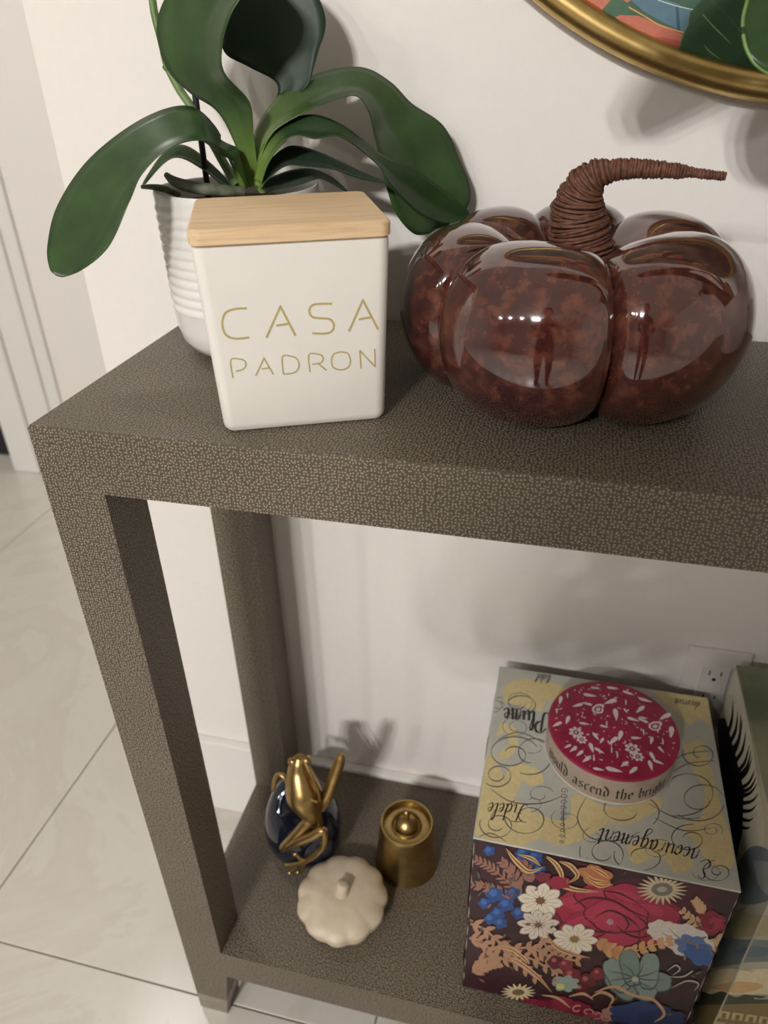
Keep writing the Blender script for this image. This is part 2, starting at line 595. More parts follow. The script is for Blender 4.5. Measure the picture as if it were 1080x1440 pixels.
# ------------------------------------------------------------------ flat print helpers
class Print:
    """Flat printed shapes on a plane: map(u,v)->Vector on plane, n = outward normal."""
    def __init__(s, fmap, n, eps=6e-6, base=1.2e-4, clip=None):
        s.map, s.n, s.eps, s.k, s.base = fmap, Vector(n), eps, 0, base
        s.mb, s.mats, s.idx, s.clip = MB(), [], {}, clip

    def mi(s, rgb):
        if rgb not in s.idx:
            s.idx[rgb] = len(s.mats)
            s.mats.append(noisy('print_ink', lin(tuple(c * 0.97 for c in rgb)), lin(tuple(min(255, c * 1.02) for c in rgb)), 250, 0.42))
        return s.idx[rgb]

    def poly(s, pts, rgb):
        if s.clip:
            pts = clip_poly(pts, s.clip)
            if len(pts) < 3:
                return
        s.k += 1
        off = s.n * (s.base + s.eps * s.k)
        P = [s.map(u, v) + off for u, v in pts]
        tri = tessellate_polygon([P])
        s.mb.add(P, [t for t in tri], s.mi(rgb))

    def stroke(s, pts, w, rgb, n=6, smooth=True):
        """w: width or list of widths along pts"""
        if not hasattr(w, '__len__'):
            w = [w] * len(pts)
        Q = [(a[0], a[1], ww) for a, ww in zip(pts, w)]
        Q = crom(Q, n) if (smooth and len(Q) > 2) else [np.array(q, float) for q in Q]
        L, R = [], []
        for i, q in enumerate(Q):
            d = Q[min(i + 1, len(Q) - 1)][:2] - Q[max(i - 1, 0)][:2]
            ln = math.hypot(*d) or 1
            nx, ny = -d[1] / ln, d[0] / ln
            h = max(q[2], 0.01) / 2
            L.append((q[0] + nx * h, q[1] + ny * h))
            R.append((q[0] - nx * h, q[1] - ny * h))
        s.k += 1
        off = s.n * (s.base + s.eps * s.k)
        if s.clip:
            keep = [all(inside(q, s.clip) for q in (L[i], R[i])) for i in range(len(L))]
        else:
            keep = [True] * len(L)
        vs, fs = [], []
        for a, b_ in zip(L, R):
            vs += [s.map(*a) + off, s.map(*b_) + off]
        for i in range(len(L) - 1):
            if keep[i] and keep[i + 1]:
                fs.append((2 * i, 2 * i + 1, 2 * i + 3, 2 * i + 2))
        s.mb.add(vs, fs, s.mi(rgb))

    def nib(s, pts, w, ang, rgb, n=1):
        """broad-nib pen: sweep a segment of length w at angle ang"""
        Q = crom([(a, b_) for a, b_ in pts], n) if n > 1 else [np.array(q, float) for q in pts]
        dx, dy = math.cos(ang) * w / 2, math.sin(ang) * w / 2
        s.k += 1
        off = s.n * (s.base + s.eps * s.k)
        vs, fs = [], []
        for q in Q:
            vs += [s.map(q[0] + dx, q[1] + dy) + off, s.map(q[0] - dx, q[1] - dy) + off]
        for i in range(len(Q) - 1):
            fs.append((2 * i, 2 * i + 1, 2 * i + 3, 2 * i + 2))
        s.mb.add(vs, fs, s.mi(rgb))

    def build(s, name, parent):
        inv = parent.matrix_world.inverted() if False else None
        base = Vector(parent.location) if not parent.parent else Vector(parent.parent.location)
        s.mb.v = [tuple(Vector(q) - base) for q in s.mb.v]
        return s.mb.build(name, s.mats, parent)


def inside(q, poly):
    sgn = 0
    for i in range(len(poly)):
        a, b_ = poly[i], poly[(i + 1) % len(poly)]
        c = (b_[0] - a[0]) * (q[1] - a[1]) - (b_[1] - a[1]) * (q[0] - a[0])
        if c * sgn < 0:
            return False
        if c:
            sgn = c
    return True


def clip_poly(pts, poly):
    area = sum(poly[i][0] * poly[(i + 1) % len(poly)][1] - poly[(i + 1) % len(poly)][0] * poly[i][1] for i in range(len(poly)))
    sg = 1 if area > 0 else -1
    out = list(pts)
    for i in range(len(poly)):
        a, b_ = poly[i], poly[(i + 1) % len(poly)]
        f = lambda q: sg * ((b_[0] - a[0]) * (q[1] - a[1]) - (b_[1] - a[1]) * (q[0] - a[0]))
        res = []
        for j in range(len(out)):
            p1, p2 = out[j], out[(j + 1) % len(out)]
            f1, f2 = f(p1), f(p2)
            if f1 >= 0:
                res.append(p1)
            if f1 * f2 < 0:
                t = f1 / (f1 - f2)
                res.append((p1[0] + (p2[0] - p1[0]) * t, p1[1] + (p2[1] - p1[1]) * t))
        out = res
        if not out:
            break
    return out


def plane_map(P0, n):
    P0, n = Vector(P0), Vector(n)
    def f(u, v):
        d = ray(u, v)
        return CAM + d * ((P0 - CAM).dot(n) / d.dot(n))
    return f


def arc(cx, cy, rx, ry, a0, a1, n=10):
    return [(cx + rx * math.cos(math.radians(a0 + (a1 - a0) * i / n)), cy + ry * math.sin(math.radians(a0 + (a1 - a0) * i / n))) for i in range(n + 1)]

#@@OBJECTS
# ------------------------------------------------------------------ orchid
PC = Vector((0.0975, 0.196, H))
PR = 0.067
orch = thing('potted_orchid', PC, 'orchid with broad drooping green leaves in a ribbed white pot', 'plant')
prof = [(0.030, 0.0), (0.044, 0.0005), (0.054, 0.005), (0.0615, 0.014), (0.0645, 0.026), (0.0655, 0.04)]
z = 0.04
for k in range(11):                       # ribs
    z0 = 0.04 + k * 0.0078
    for q in range(1, 7):
        prof.append((0.0655 + 0.0011 * math.sin(PI * q / 6) + 0.00012 * k, z0 + 0.0078 * q / 6))
prof += [(0.067, 0.1275), (0.0672, 0.133), (0.0664, 0.1345), (0.0648, 0.1345), (0.0638, 0.133), (0.0632, 0.11), (0.063, 0.09)]
MB().lathe(prof, 72, cap=True).build('pot', 'pot', orch, smooth=True, angle=60)
md = MB()
rows = []
for i in range(13):
    r = 0.0627 * i / 12 + 0.0001
    rows.append([(r * math.cos(2 * PI * k / 40), r * math.sin(2 * PI * k / 40), 0.117 + 0.004 * random.random() - (0.006 if i == 12 else 0)) for k in range(40)])
md.grid(rows, closed=True)
md.build('potting_mix', 'bark', orch, smooth=True, angle=25)


def leaf(stations, m, parent, fold=0.18, thick=0.0013, ns=9, nc=10, base=0.16, up_sign=1, name='leaf'):
    """stations: ((uL,vL,yL),(uR,vR,yR)) photo outline points, each with its own depth"""
    L = crom([tuple(py(*a)) for a, _ in stations], ns)
    R = crom([tuple(py(*b_)) for _, b_ in stations], ns)
    n = len(L)
    ctr = [(Vector(L[i]) + Vector(R[i])) / 2 for i in range(n)]
    topv, botv, mix = [], [], []
    for i in range(n):
        a, b_ = Vector(L[i]), Vector(R[i])
        w = b_ - a
        t = (ctr[min(i + 1, n - 1)] - ctr[max(i - 1, 0)])
        nn = w.cross(t)
        nn = nn.normalized() if nn.length > 1e-9 else Vector((0, 0, 1))
        if nn.dot(CAM - ctr[i]) < 0:
            nn = -nn
        wl = w.length
        row_t, row_b = [], []
        for k in range(nc + 1):
            s_ = k / nc
            d = abs(s_ - 0.5) * 2
            h = -fold * wl * (1 - d) ** 1.3 * up_sign + 0.03 * wl * (d ** 3)
            q = a.lerp(b_, s_) + nn * h
            th = thick * (1 - 0.75 * d ** 2) * min(1.0, 0.15 + 6 * (1 - i / (n - 1)))
            row_t.append(q - Vector(orch_base(parent)))
            row_b.append(q - nn * th * (1.8 if i < n * base else 1) - Vector(orch_base(parent)))
        topv.append(row_t)
        botv.append(row_b)
        f = max(0.0, 1 - (i / (n - 1)) / base) if base else 0
        mix += [f] * (2 * nc + 2)
    rows = [topv[i] + botv[i][::-1] for i in range(n)]
    mb = MB().grid(rows, closed=True)
    mb.f.append(tuple(range(2 * nc + 2)))
    mb.m.append(0)
    kk = (n - 1) * (2 * nc + 2)
    mb.f.append(tuple(kk + j for j in range(2 * nc + 2))[::-1])
    mb.m.append(0)
    me_o = mb.build(name, m, parent)
    me = me_o.data
    at = me.attributes.new('base_mix', 'FLOAT', 'POINT')
    at.data.foreach_set('value', mix)
    bm_ = bmesh.new(); bm_.from_mesh(me)
    bmesh.ops.recalc_face_normals(bm_, faces=bm_.faces)
    bm_.to_mesh(me); bm_.free()
    me.polygons.foreach_set('use_smooth', [True] * len(me.polygons))
    return me_o


def orch_base(parent):
    return parent.location


# left drooping leaf
leaf([((337, 262, .20), (347, 266, .19)), ((322, 222, .20), (338, 244, .175)), ((300, 178, .20), (322, 220, .16)),
      ((262, 152, .196), (290, 202, .145)), ((200, 172, .182), (245, 210, .125)), ((130, 226, .158), (205, 247, .105)),
      ((86, 290, .13), (186, 288, .09)), ((70, 346, .105), (155, 350, .082)), ((71, 378, .09), (112, 383, .08)),
      ((79, 388, .083), (84, 388.5, .082))], 'leaf', orch, fold=0.14)
# low left leaf behind it
leaf([((330, 266, .215), (338, 272, .205)), ((305, 238, .226), (318, 266, .21)), ((262, 206, .235), (285, 240, .215)),
      ((232, 214, .236), (246, 222, .222)), ((204, 252, .228), (212, 246, .224)), ((199, 266, .226), (201, 264, .225))], 'leaf', orch, fold=0.1, base=0.1)
# tall leaf in the middle that leaves the top of the picture
leaf([((340, 264, .198), (366, 262, .196)), ((338, 235, .198), (362, 232, .194)), ((330, 200, .20), (357, 190, .19)),
      ((306, 155, .205), (352, 142, .182)), ((268, 128, .210), (318, 100, .172)), ((238, 95, .212), (317, 62, .166)),
      ((225, 42, .214), (330, 22, .162)), ((240, -5, .214), (352, -14, .165)), ((275, -42, .212), (362, -50, .175)),
      ((318, -66, .208), (345, -70, .195))], 'leaf', orch, fold=0.07, base=0.34)
# dark leaf behind, seen from underneath
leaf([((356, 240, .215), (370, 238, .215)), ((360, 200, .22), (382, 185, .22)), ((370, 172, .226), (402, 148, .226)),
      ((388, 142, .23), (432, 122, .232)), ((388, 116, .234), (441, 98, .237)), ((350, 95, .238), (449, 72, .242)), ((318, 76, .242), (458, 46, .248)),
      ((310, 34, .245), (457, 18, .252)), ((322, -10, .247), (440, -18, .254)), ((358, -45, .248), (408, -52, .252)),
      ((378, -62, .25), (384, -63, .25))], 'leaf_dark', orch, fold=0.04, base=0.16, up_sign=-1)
# big right leaf
leaf([((355, 238, .198), (366, 250, .19)), ((356, 205, .205), (370, 215, .188)), ((366, 172, .216), (386, 186, .19)),
      ((400, 130, .232), (422, 164, .196)), ((452, 104, .248), (468, 144, .206)), ((508, 97, .262), (500, 138, .215)),
      ((548, 117, .272), (516, 158, .222)), ((578, 147, .278), (524, 190, .228)), ((622, 178, .282), (533, 228, .232)),
      ((645, 226, .285), (543, 268, .234)), ((659, 262, .286), (556, 302, .238)), ((656, 290, .284), (580, 328, .246)),
      ((628, 318, .272), (604, 328, .262))], 'leaf', orch, fold=0.10, base=0.3)
# long leaf crossing in front of it
leaf([((358, 252, .19), (368, 258, .185)), ((366, 214, .19), (377, 232, .178)), ((386, 184, .196), (396, 204, .176)),
      ((412, 167, .202), (416, 192, .178)), ((446, 163, .206), (444, 197, .18)), ((482, 177, .208), (474, 192, .186)),
      ((512, 199, .21), (502, 207, .19)), ((540, 220, .214), (530, 232, .192)), ((584, 240, .226), (556, 270, .205)),
      ((628, 270, .246), (590, 302, .225)), ((656, 294, .256), (626, 314, .242)), ((658, 304, .258), (650, 309, .252))], 'leaf_shaded', orch, fold=0.12, base=0.22)
# two lower right leaves
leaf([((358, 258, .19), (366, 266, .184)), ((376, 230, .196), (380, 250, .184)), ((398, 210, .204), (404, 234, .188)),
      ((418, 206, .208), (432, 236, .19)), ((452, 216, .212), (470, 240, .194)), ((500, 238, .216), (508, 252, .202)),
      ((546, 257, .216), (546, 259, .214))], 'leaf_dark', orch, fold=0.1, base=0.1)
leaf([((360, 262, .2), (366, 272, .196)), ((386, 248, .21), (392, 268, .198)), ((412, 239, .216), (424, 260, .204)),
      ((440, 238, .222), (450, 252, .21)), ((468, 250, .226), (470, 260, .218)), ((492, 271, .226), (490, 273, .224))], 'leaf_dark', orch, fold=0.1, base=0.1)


def rel(P, t):
    return Vector(P) - Vector(t.location)


def ptube(pts, rad, t, n=12, ns=6):
    """pts: (u,v,y,radius_px)"""
    path, rr = [], []
    for u, v, y, r in pts:
        P = py(u, v, y)
        path.append((*rel(P, t), psize(r, P)))
    Q = crom(path, ns)
    mb = MB().tube([q[:3] for q in Q], [float(q[3]) for q in Q], n)
    return mb


ptube([(212, -40, .235, 5), (216, 12, .235, 5.5), (228, 60, .232, 5.8), (236, 92, .23, 6.2), (252, 125, .226, 6), (270, 152, .222, 6),
       (298, 200, .215, 6), (318, 235, .208, 6.5), (334, 262, .2, 7)], None, orch).build('flower_spike', 'spike', orch, smooth=True)
sn = ptube([(233, 90, .2295, 7.4), (236, 93, .2295, 7.6), (239, 97, .229, 7.2)], None, orch, 10, 2)
sn.build('spike_node', 'spike', orch, smooth=True)
a_, b2 = py(291, 258, .225), py(236, -5, .24)
b2 = Vector((a_.x, a_.y, b2.z + 0.05))
MB().tube([rel(a_ - Vector((0, 0, 0.05)), orch), rel(b2, orch)], 0.0026, 10).build('stake', 'stake', orch, smooth=True)
ptube([(234, 246, .165, 4), (247, 256, .16, 7), (275, 264, .165, 8), (312, 268, .175, 8), (340, 270, .19, 7)], None, orch).build('aerial_root', 'root', orch, smooth=True)
ptube([(199, 263, .165, 2.5), (214, 263, .166, 4), (232, 266, .17, 5), (252, 274, .18, 4)], None, orch).build('aerial_root', 'root', orch, smooth=True)

# ------------------------------------------------------------------ candle box
CC = Vector((0.1795, 0.0883, H))
CA = 0.4075
CW0, CW1, CDD, CHB, CLT = 0.1152, 0.124, 0.1192, 0.1262, 0.0100
cnd = thing('candle_box', CC, 'square white candle vessel with gold lettering and a pale wooden lid', 'candle')


def rounded_square(w, d, r, n=6):
    out = []
    for (sx, sy, a0) in ((1, 1, 0), (-1, 1, 90), (-1, -1, 180), (1, -1, 270)):
        for k in range(n + 1):
            a = math.radians(a0 + 90 * k / n)
            out.append((sx * (w / 2 - r) + r * math.cos(a), sy * (d / 2 - r) + r * math.sin(a)))
    return out


def loft(levels, rot):
    c, s_ = math.cos(rot), math.sin(rot)
    rows = []
    for w, d, r, z in levels:
        rows.append([(x * c - y * s_, x * s_ + y * c, z) for x, y in rounded_square(w, d, r)])
    mb = MB().grid(rows, closed=True)
    n = len(rows[0])
    mb.f.append(tuple(range(n))[::-1]); mb.m.append(0)
    mb.f.append(tuple((len(rows) - 1) * n + k for k in range(n))); mb.m.append(0)
    return mb


lv = [(CW0 - 0.011, CDD - 0.02, 0.004, 0.0), (CW0 - 0.005, CDD - 0.0138, 0.006, 0.0008), (CW0 - 0.0012, CDD - 0.0105, 0.0075, 0.003), (CW0, CDD - 0.0092, 0.008, 0.006),
      (CW1 - 0.0006, CDD - 0.0004, 0.008, CHB - 0.002), (CW1 - 0.0012, CDD - 0.001, 0.0078, CHB - 0.0004), (CW1 - 0.003, CDD - 0.003, 0.007, CHB)]
body = loft(lv, CA).build('vessel', 'white_box', cnd, smooth=True, angle=35)
lw, ld_ = CW1 + 0.0015, CDD + 0.001
lid = loft([(lw - 0.003, ld_ - 0.003, 0.007, 0.0), (lw, ld_, 0.008, 0.0010), (lw, ld_, 0.008, CLT - 0.0014), (lw - 0.003, ld_ - 0.003, 0.007, CLT)], 0)
lid = lid.build('lid', 'beech', cnd, smooth=True, angle=35)
lid.rotation_euler = (0, 0, CA)
lid.location = (0, 0, CHB + 0.0006)
# lettering on the front face
fn = Vector((math.sin(CA), -math.cos(CA), 0))
fh = CHB - 0.008
tilt = ((CDD - 0.0004) - (CDD - 0.0092)) / 2 / fh
fnt = (fn - Vector((0, 0, 1)) * tilt).normalized()
fp0 = CC + fn * ((CDD - 0.0092) / 2) + Vector((0, 0, 0.006))
pr = Print(plane_map(fp0, fnt), fnt, base=2e-4)
GI = (186, 170, 112)


def A_(x0, x1, yb, yt, sk, w):
    """A whose bar meets only the right leg; sk = px drop across the letter"""
    xm = (x0 + x1) / 2
    pr.stroke([(x0, yb), (xm - 0.5, yt)], w, GI, smooth=False)
    pr.stroke([(xm - 1.5, yt - 0.5), (x1, yb - sk)], w, GI, smooth=False)
    pr.stroke([(x0 + (x1 - x0) * 0.34, yb - (yb - yt) * 0.36 - sk * 0.3), (x0 + (x1 - x0) * 0.80, yb - (yb - yt) * 0.42 - sk * 0.4)], w, GI, smooth=False)


W1 = 2.9
pr.stroke([(347, 433.5), (330, 434.5), (317, 440), (312.5, 455), (317, 470), (330, 476), (350.5, 474.5)], W1, GI)
A_(374.5, 415.5, 475, 430, 3, W1)
pr.stroke([(467, 427), (445, 427.5), (437, 431), (435, 439), (440, 446), (452, 447.5), (464, 449), (469.5, 457), (466, 466), (456, 469), (439, 468.5)], W1, GI)
A_(490.5, 531.5, 466, 421, 3, W1)
W2 = 1.9
pr.stroke([(327.5, 531.5), (324.5, 506), (338, 505), (344, 507.5), (345.5, 514), (341, 519.5), (331.5, 522)], W2, GI, n=4)
A_(359.5, 384.5, 528.5, 503, 2, W2)
pr.stroke([(398.5, 525.8), (397, 501.5), (409, 500.8), (417, 504), (420.5, 512), (418, 520.5), (410, 525), (398.5, 525.8)], W2, GI, n=4)
pr.stroke([(436, 523), (434, 499), (447, 497.8), (453, 500.5), (454, 506), (449.5, 510.5), (439, 512)], W2, GI, n=4)
pr.stroke([(447, 511), (459, 520.5)], W2, GI, smooth=False)
pr.stroke([(479, 494.5), (469, 498), (466, 507), (469, 516.5), (480, 520), (490, 515.5), (492.5, 506), (489, 497), (479, 494.5)], W2, GI)
pr.stroke([(507.5, 518), (505.8, 492.5)], W2, GI, smooth=False)
pr.stroke([(505.6, 492.3), (527.6, 515.8)], W2, GI, smooth=False)
pr.stroke([(527.6, 516), (526.8, 490.5)], W2, GI, smooth=False)
pr.build('lettering', body)

# ------------------------------------------------------------------ glazed pumpkin
PKC = Vector((0.3735, 0.163, H))
pk = thing('ceramic_pumpkin', PKC, 'large glossy mottled plum brown ceramic pumpkin with a curled twine stem', 'pumpkin')
bz = 0.0615
LOBES = [(-107, 66, 0.0795, 0.0530, 1.0), (-36, 76, 0.0795, 0.0535, 1.03), (33, 62, 0.0790, 0.0490, 1.0), (90, 52, 0.0780, 0.0480, 1.02), (141, 50, 0.0780, 0.0480, 1.0), (193, 54, 0.0785, 0.0505, 0.98)]
CG, EG = 0.0720, 0.0350                   # groove: centre radius and half width
rows = []
NB = 44
zc = bz * 0.955
for (ac, aw, cm, em, hz_) in LOBES:
    NA = int(aw / 2.2)
    for k in range(NA):
        f = 2 * k / NA - 1
        az = math.radians(ac + aw / 2 * f)
        shp = math.sqrt(max(0.0, 1 - abs(f) ** 2.2))
        c_ = CG + (cm - CG) * shp
        e = EG + (em - EG) * shp
        vb = bz * (0.74 + (hz_ - 0.74) * shp)
        row = []
        for j in range(NB):
            ps = 2 * PI * j / NB
            co_, si_ = math.cos(ps), math.sin(ps)
            co_ = math.copysign(abs(co_) ** 0.92, co_)
            s_ = c_ + e * co_ * (1 - 0.07 * max(0, -si_))
            row.append((s_ * math.cos(az), s_ * math.sin(az), max(vb * si_, -zc) + zc))
        rows.append(row)
mb = MB()
n = len(rows)
vs = [q for r in rows for q in r]
fs = [(i * NB + k, i * NB + (k + 1) % NB, ((i + 1) % n) * NB + (k + 1) % NB, ((i + 1) % n) * NB + k) for i in range(n) for k in range(NB)]
mb.add(vs, fs)
mb.build('pumpkin_body', 'pumpkin', pk, smooth=True, angle=70)
# wrapped stem
SY = 0.168
sp = [(818, 372, SY, 42), (816, 335, SY, 41), (812, 300, SY - .001, 37), (818, 270, SY - .003, 29), (832, 250, SY - .005, 21.5), (856, 240.5, SY - .006, 14.5),
      (884, 237.5, SY - .007, 12), (902, 237.5, SY - .008, 11), (930, 239, SY - .009, 9), (958, 241, SY - .010, 8), (968, 242, SY - .010, 5.5), (1000, 246, SY - .011, 4.6), (1020, 248, SY - .012, 4.2)]
path = []
for u, v, y, r in sp:
    P = py(u, v, y)
    path.append((*rel(P, pk), psize(r, P)))
Q = crom(path, 60)
# resample evenly by arc length, then turn into twine wraps
dist = [0.0]
for i in range(1, len(Q)):
    dist.append(dist[-1] + float(np.linalg.norm(Q[i][:3] - Q[i - 1][:3])))
tot = dist[-1]
NSM = 420
pp, rr = [], []
random.seed(3)
wr = 0
nxt = 0.0
amp = 1
import bisect
for i in range(NSM):
    s_ = tot * i / (NSM - 1)
    j = min(max(bisect.bisect_left(dist, s_), 1), len(Q) - 1)
    t = (s_ - dist[j - 1]) / max(dist[j] - dist[j - 1], 1e-9)
    q = Q[j - 1] * (1 - t) + Q[j] * t
    pp.append(Vector(q[:3]))
    rr.append(float(q[3]))
mb = MB()
wraps = []
s_ = 0.0
while s_ < tot:
    r = 0.0009 + 0.0008 * random.random() * (1 if s_ < tot * 0.75 else 0.5)
    wraps.append((s_, r))
    s_ += r * 1.55
core = MB().tube(pp[::6], [x * 0.94 for x in rr[::6]], 16)
core.build('stem_core', 'twine', pk, smooth=True)
wm = MB()
for (s_, r) in wraps:
    f = s_ / tot * (NSM - 1)
    i = min(int(f), NSM - 2)
    c = pp[i].lerp(pp[i + 1], f - i)
    R = rr[i] * (0.93 + 0.12 * random.random())
    t = (pp[min(i + 4, NSM - 1)] - pp[max(i - 4, 0)]).normalized()
    a = t.cross(Vector((0, 1, 0.2))).normalized()
    b2 = t.cross(a)
    tl = random.uniform(-0.16, 0.16)
    ta = random.uniform(0, 2 * PI)
    pts = []
    ph1 = random.uniform(0, 6.28)
    for k in range(20):
        an = 2 * PI * k / 20
        pts.append(c + (a * math.cos(an) + b2 * math.sin(an)) * R * (1 + 0.012 * math.sin(3 * an + ph1)) + t * (R * tl * math.cos(an - ta)))
    vs, fs = [], []
    for k in range(20):
        rad = (pts[k] - c).normalized()
        for w_ in range(5):
            an = 2 * PI * w_ / 5
            vs.append(pts[k] + (rad * math.cos(an) + t * math.sin(an)) * r)
    for k in range(20):
        for w_ in range(5):
            fs.append((k * 5 + w_, k * 5 + (w_ + 1) % 5, ((k + 1) % 20) * 5 + (w_ + 1) % 5, ((k + 1) % 20) * 5 + w_))
    wm.add(vs, fs)
wo = wm.build('twine_wrap', 'twine', pk, smooth=True, angle=0)
wo['kind'] = 'stuff'

# ------------------------------------------------------------------ round picture
AC = Vector((0.5617, WY, 1.470))
RO, RI = 0.4295, 0.4085
art = thing('round_picture', AC, 'round tropical leaf print in a slim gold frame hung on the wall', 'picture')
rm, rt = (RO + RI) / 2, (RO - RI) / 2 + 0.0003
mb = MB()
rows = []
for k in range(160):
    a = 2 * PI * k / 160
    row = []
    for j in range(16):
        b_ = 2 * PI * j / 16
        rr_ = rm + rt * math.cos(b_)
        row.append((rr_ * math.cos(a), -0.0125 + 0.0115 * math.sin(b_), rr_ * math.sin(a)))
    rows.append(row)
rows.append(rows[0])
mb.grid(rows, closed=True)
mb.build('frame', 'gold', art, smooth=True, angle=0)
M['art_ground'] = noisy('art_ground', lin((52, 84, 66)), lin((66, 98, 78)), 14, 0.45)
mb = MB()
N = 128
mb.add([(RI * math.cos(2 * PI * k / N), yy, RI * math.sin(2 * PI * k / N)) for yy in (-0.012, -0.004) for k in range(N)],
       [tuple(range(N))] + [(k, (k + 1) % N, N + (k + 1) % N, N + k) for k in range(N)] + [tuple(range(N, 2 * N))[::-1]])
pn = mb.build('print_panel', 'art_ground', art)
ap = Print(plane_map((0, WY - 0.012, 0), (0, -1, 0)), (0, -1, 0), base=2e-4)
# visible lower left of the print
ap.poly([(795, 0), (815, -30), (900, -40), (888, 0), (868, 12), (848, 26), (838, 24)], (192, 112, 88))
ap.poly([(838, 24), (850, 10), (866, -8), (890, 10), (902, 16), (888, 20), (870, 21), (852, 29)], (62, 98, 72))
ap.poly([(852, 29), (872, 21), (898, 22), (920, 32), (945, 42), (960, 48), (956, 62), (952, 80), (920, 66), (885, 48)], (188, 108, 86))
ap.poly([(905, 54), (930, 52), (957, 58), (952, 82), (925, 70)], (166, 84, 68))
ap.poly([(858, -30), (880, -6), (905, 16), (935, 33), (958, 44), (968, 42), (972, 14), (950, 4), (925, -4), (905, -40)], (86, 118, 134))
ap.poly([(950, 8), (954, 10), (957, 43), (952, 42)], (46, 84, 104))
ap.stroke([(925, 0), (950, 8), (976, 14)], 1.6, (190, 206, 190))
ap.stroke([(884, 10), (905, 22), (925, 34), (945, 41), (962, 46)], 2.0, (206, 160, 84))
ap.poly([(962, 45), (969, 44), (968, 52)], (222, 180, 110))
ap.poly([(970, 18), (985, 2), (1010, -20), (1090, -40), (1120, 140), (1080, 122), (1040, 116), (1000, 104), (965, 88), (956, 70), (960, 50), (968, 36)], (44, 76, 46))
ap.stroke([(988, 20), (1002, 36), (1016, 50), (1028, 62)], [1.5, 2.4, 2, 0.6], (112, 146, 92))
ap.stroke([(990, 64), (1000, 74), (1014, 84)], [1.2, 2.2, 0.6], (112, 146, 92))
ap.stroke([(1000, 0), (1030, 30), (1060, 70), (1080, 110)], [1, 2, 2, 1], (58, 92, 60))
ap.stroke([(970, 20), (962, 46), (955, 68), (953, 84)], 1.4, (96, 120, 70))
# the rest of the print above the picture's edge
cs = [(192, 112, 88), (62, 98, 72), (86, 118, 134), (44, 76, 46), (214, 170, 96), (36, 62, 44)]
random.seed(12)
for k in range(90):
    a = random.uniform(0, 2 * PI)
    r = (RI - 0.135) * math.sqrt(random.random())
    cx, cz = AC.x + r * math.cos(a), AC.z + r * math.sin(a)
    if cz < 1.30:
        continue
    an = random.uniform(0, 2 * PI)
    ln, wd_ = random.uniform(0.08, 0.13), random.uniform(0.03, 0.055)
    pts3 = [Vector((cx + ln * math.cos(t) * math.cos(an) - wd_ * math.sin(t) * abs(math.sin(t / 2 + 0.6)) * math.sin(an), 0,
                    cz + ln * math.cos(t) * math.sin(an) + wd_ * math.sin(t) * abs(math.sin(t / 2 + 0.6)) * math.cos(an))) for t in [2 * PI * i / 18 for i in range(18)]]
    ap.k += 1
    off = -(ap.base + ap.eps * ap.k)
    ap.mb.add([(q.x, WY - 0.012 + off, q.z) for q in pts3], [tuple(range(18))], ap.mi(cs[k % 6]))
lpo = ap.build('leaf_print', pn)
lpo['kind'] = 'stuff'
# ------------------------------------------------------------------ frog figurine
FC = Vector((0.1045, 0.163, ZS))
fg = thing('frog_figurine', FC, 'gold frog figurine lounging cross-legged in a glossy navy egg chair', 'figurine')
rows = []
for i in range(25):                       # egg chair: deep rounded tub with a high back
    ph = -PI / 2 + PI * i / 24
    row = []
    for k in range(40):
        a = 2 * PI * k / 40
        x, y, z = math.cos(ph) * math.cos(a), math.cos(ph) * math.sin(a), math.sin(ph)
        back = max(0.0, 0.75 * y - 0.45 * x + 0.1)
        if ph < 0:                         # full, flat-bottomed base
            g_ = math.cos(ph) ** 0.55 / max(math.cos(ph), 1e-6)
            x, y = x * g_, y * g_
        zz = 0.044 + 0.050 * z + 0.059 * max(0, z) * back
        dent = 0.016 * max(0, z) * max(0, 1 - ((x - 0.12) ** 2 + (y + 0.25) ** 2) * 2.2)
        row.append((0.0530 * x * (1 - 0.06 * max(z, -.4)), 0.050 * y * (1 - 0.05 * max(z, -.4)), max(zz - dent, 0.0)))
    rows.append(row)
MB().grid(rows, closed=True).build('egg_chair', 'navy', fg, smooth=True, angle=0)


def gold(pts, name, n=14, ns=6):
    return ptube(pts, None, fg, n, ns).build(name, 'frog_gold', fg, smooth=True)


bd = gold([(421, 1064, .148, 7), (421, 1070, .147, 12), (421, 1083, .144, 17), (424, 1101, .138, 23), (428, 1118, .132, 25.5), (434, 1134, .127, 20), (441, 1149, .123, 12), (446, 1160, .122, 8)], 'frog_body', 20)
for u, v in ((412, 1071), (431, 1069)):
    P = py(u, v, .143)
    MB().ball(rel(P, fg), psize(7.5, P)).build('eye', 'frog_gold', bd, smooth=True)
mo = ptube([(411, 1088, .1385, 1.6), (420, 1104, .130, 2), (432, 1120, .121, 2), (446, 1128, .120, 1.4)], None, fg, 8).build('mouth_line', 'frog_gold', bd, smooth=True)
ptube([(429, 1072, .1375, 2.4), (438, 1092, .130, 3), (447, 1112, .1255, 2.6), (450, 1126, .124, 1.5)], None, fg, 8).build('brow_ridge', 'frog_gold', bd, smooth=True)
gold([(443, 1148, .123, 9), (430, 1160, .116, 8.5), (414, 1177, .110, 7.5), (400, 1191, .106, 6.8), (398, 1195, .106, 4)], 'leg')
lg = gold([(399, 1192, .106, 6), (418, 1184, .105, 7), (438, 1176, .106, 7), (454, 1168, .108, 6), (456, 1180, .107, 5), (452, 1193, .106, 4.2), (441, 1204, .105, 4), (427, 1212, .105, 4)], 'leg')
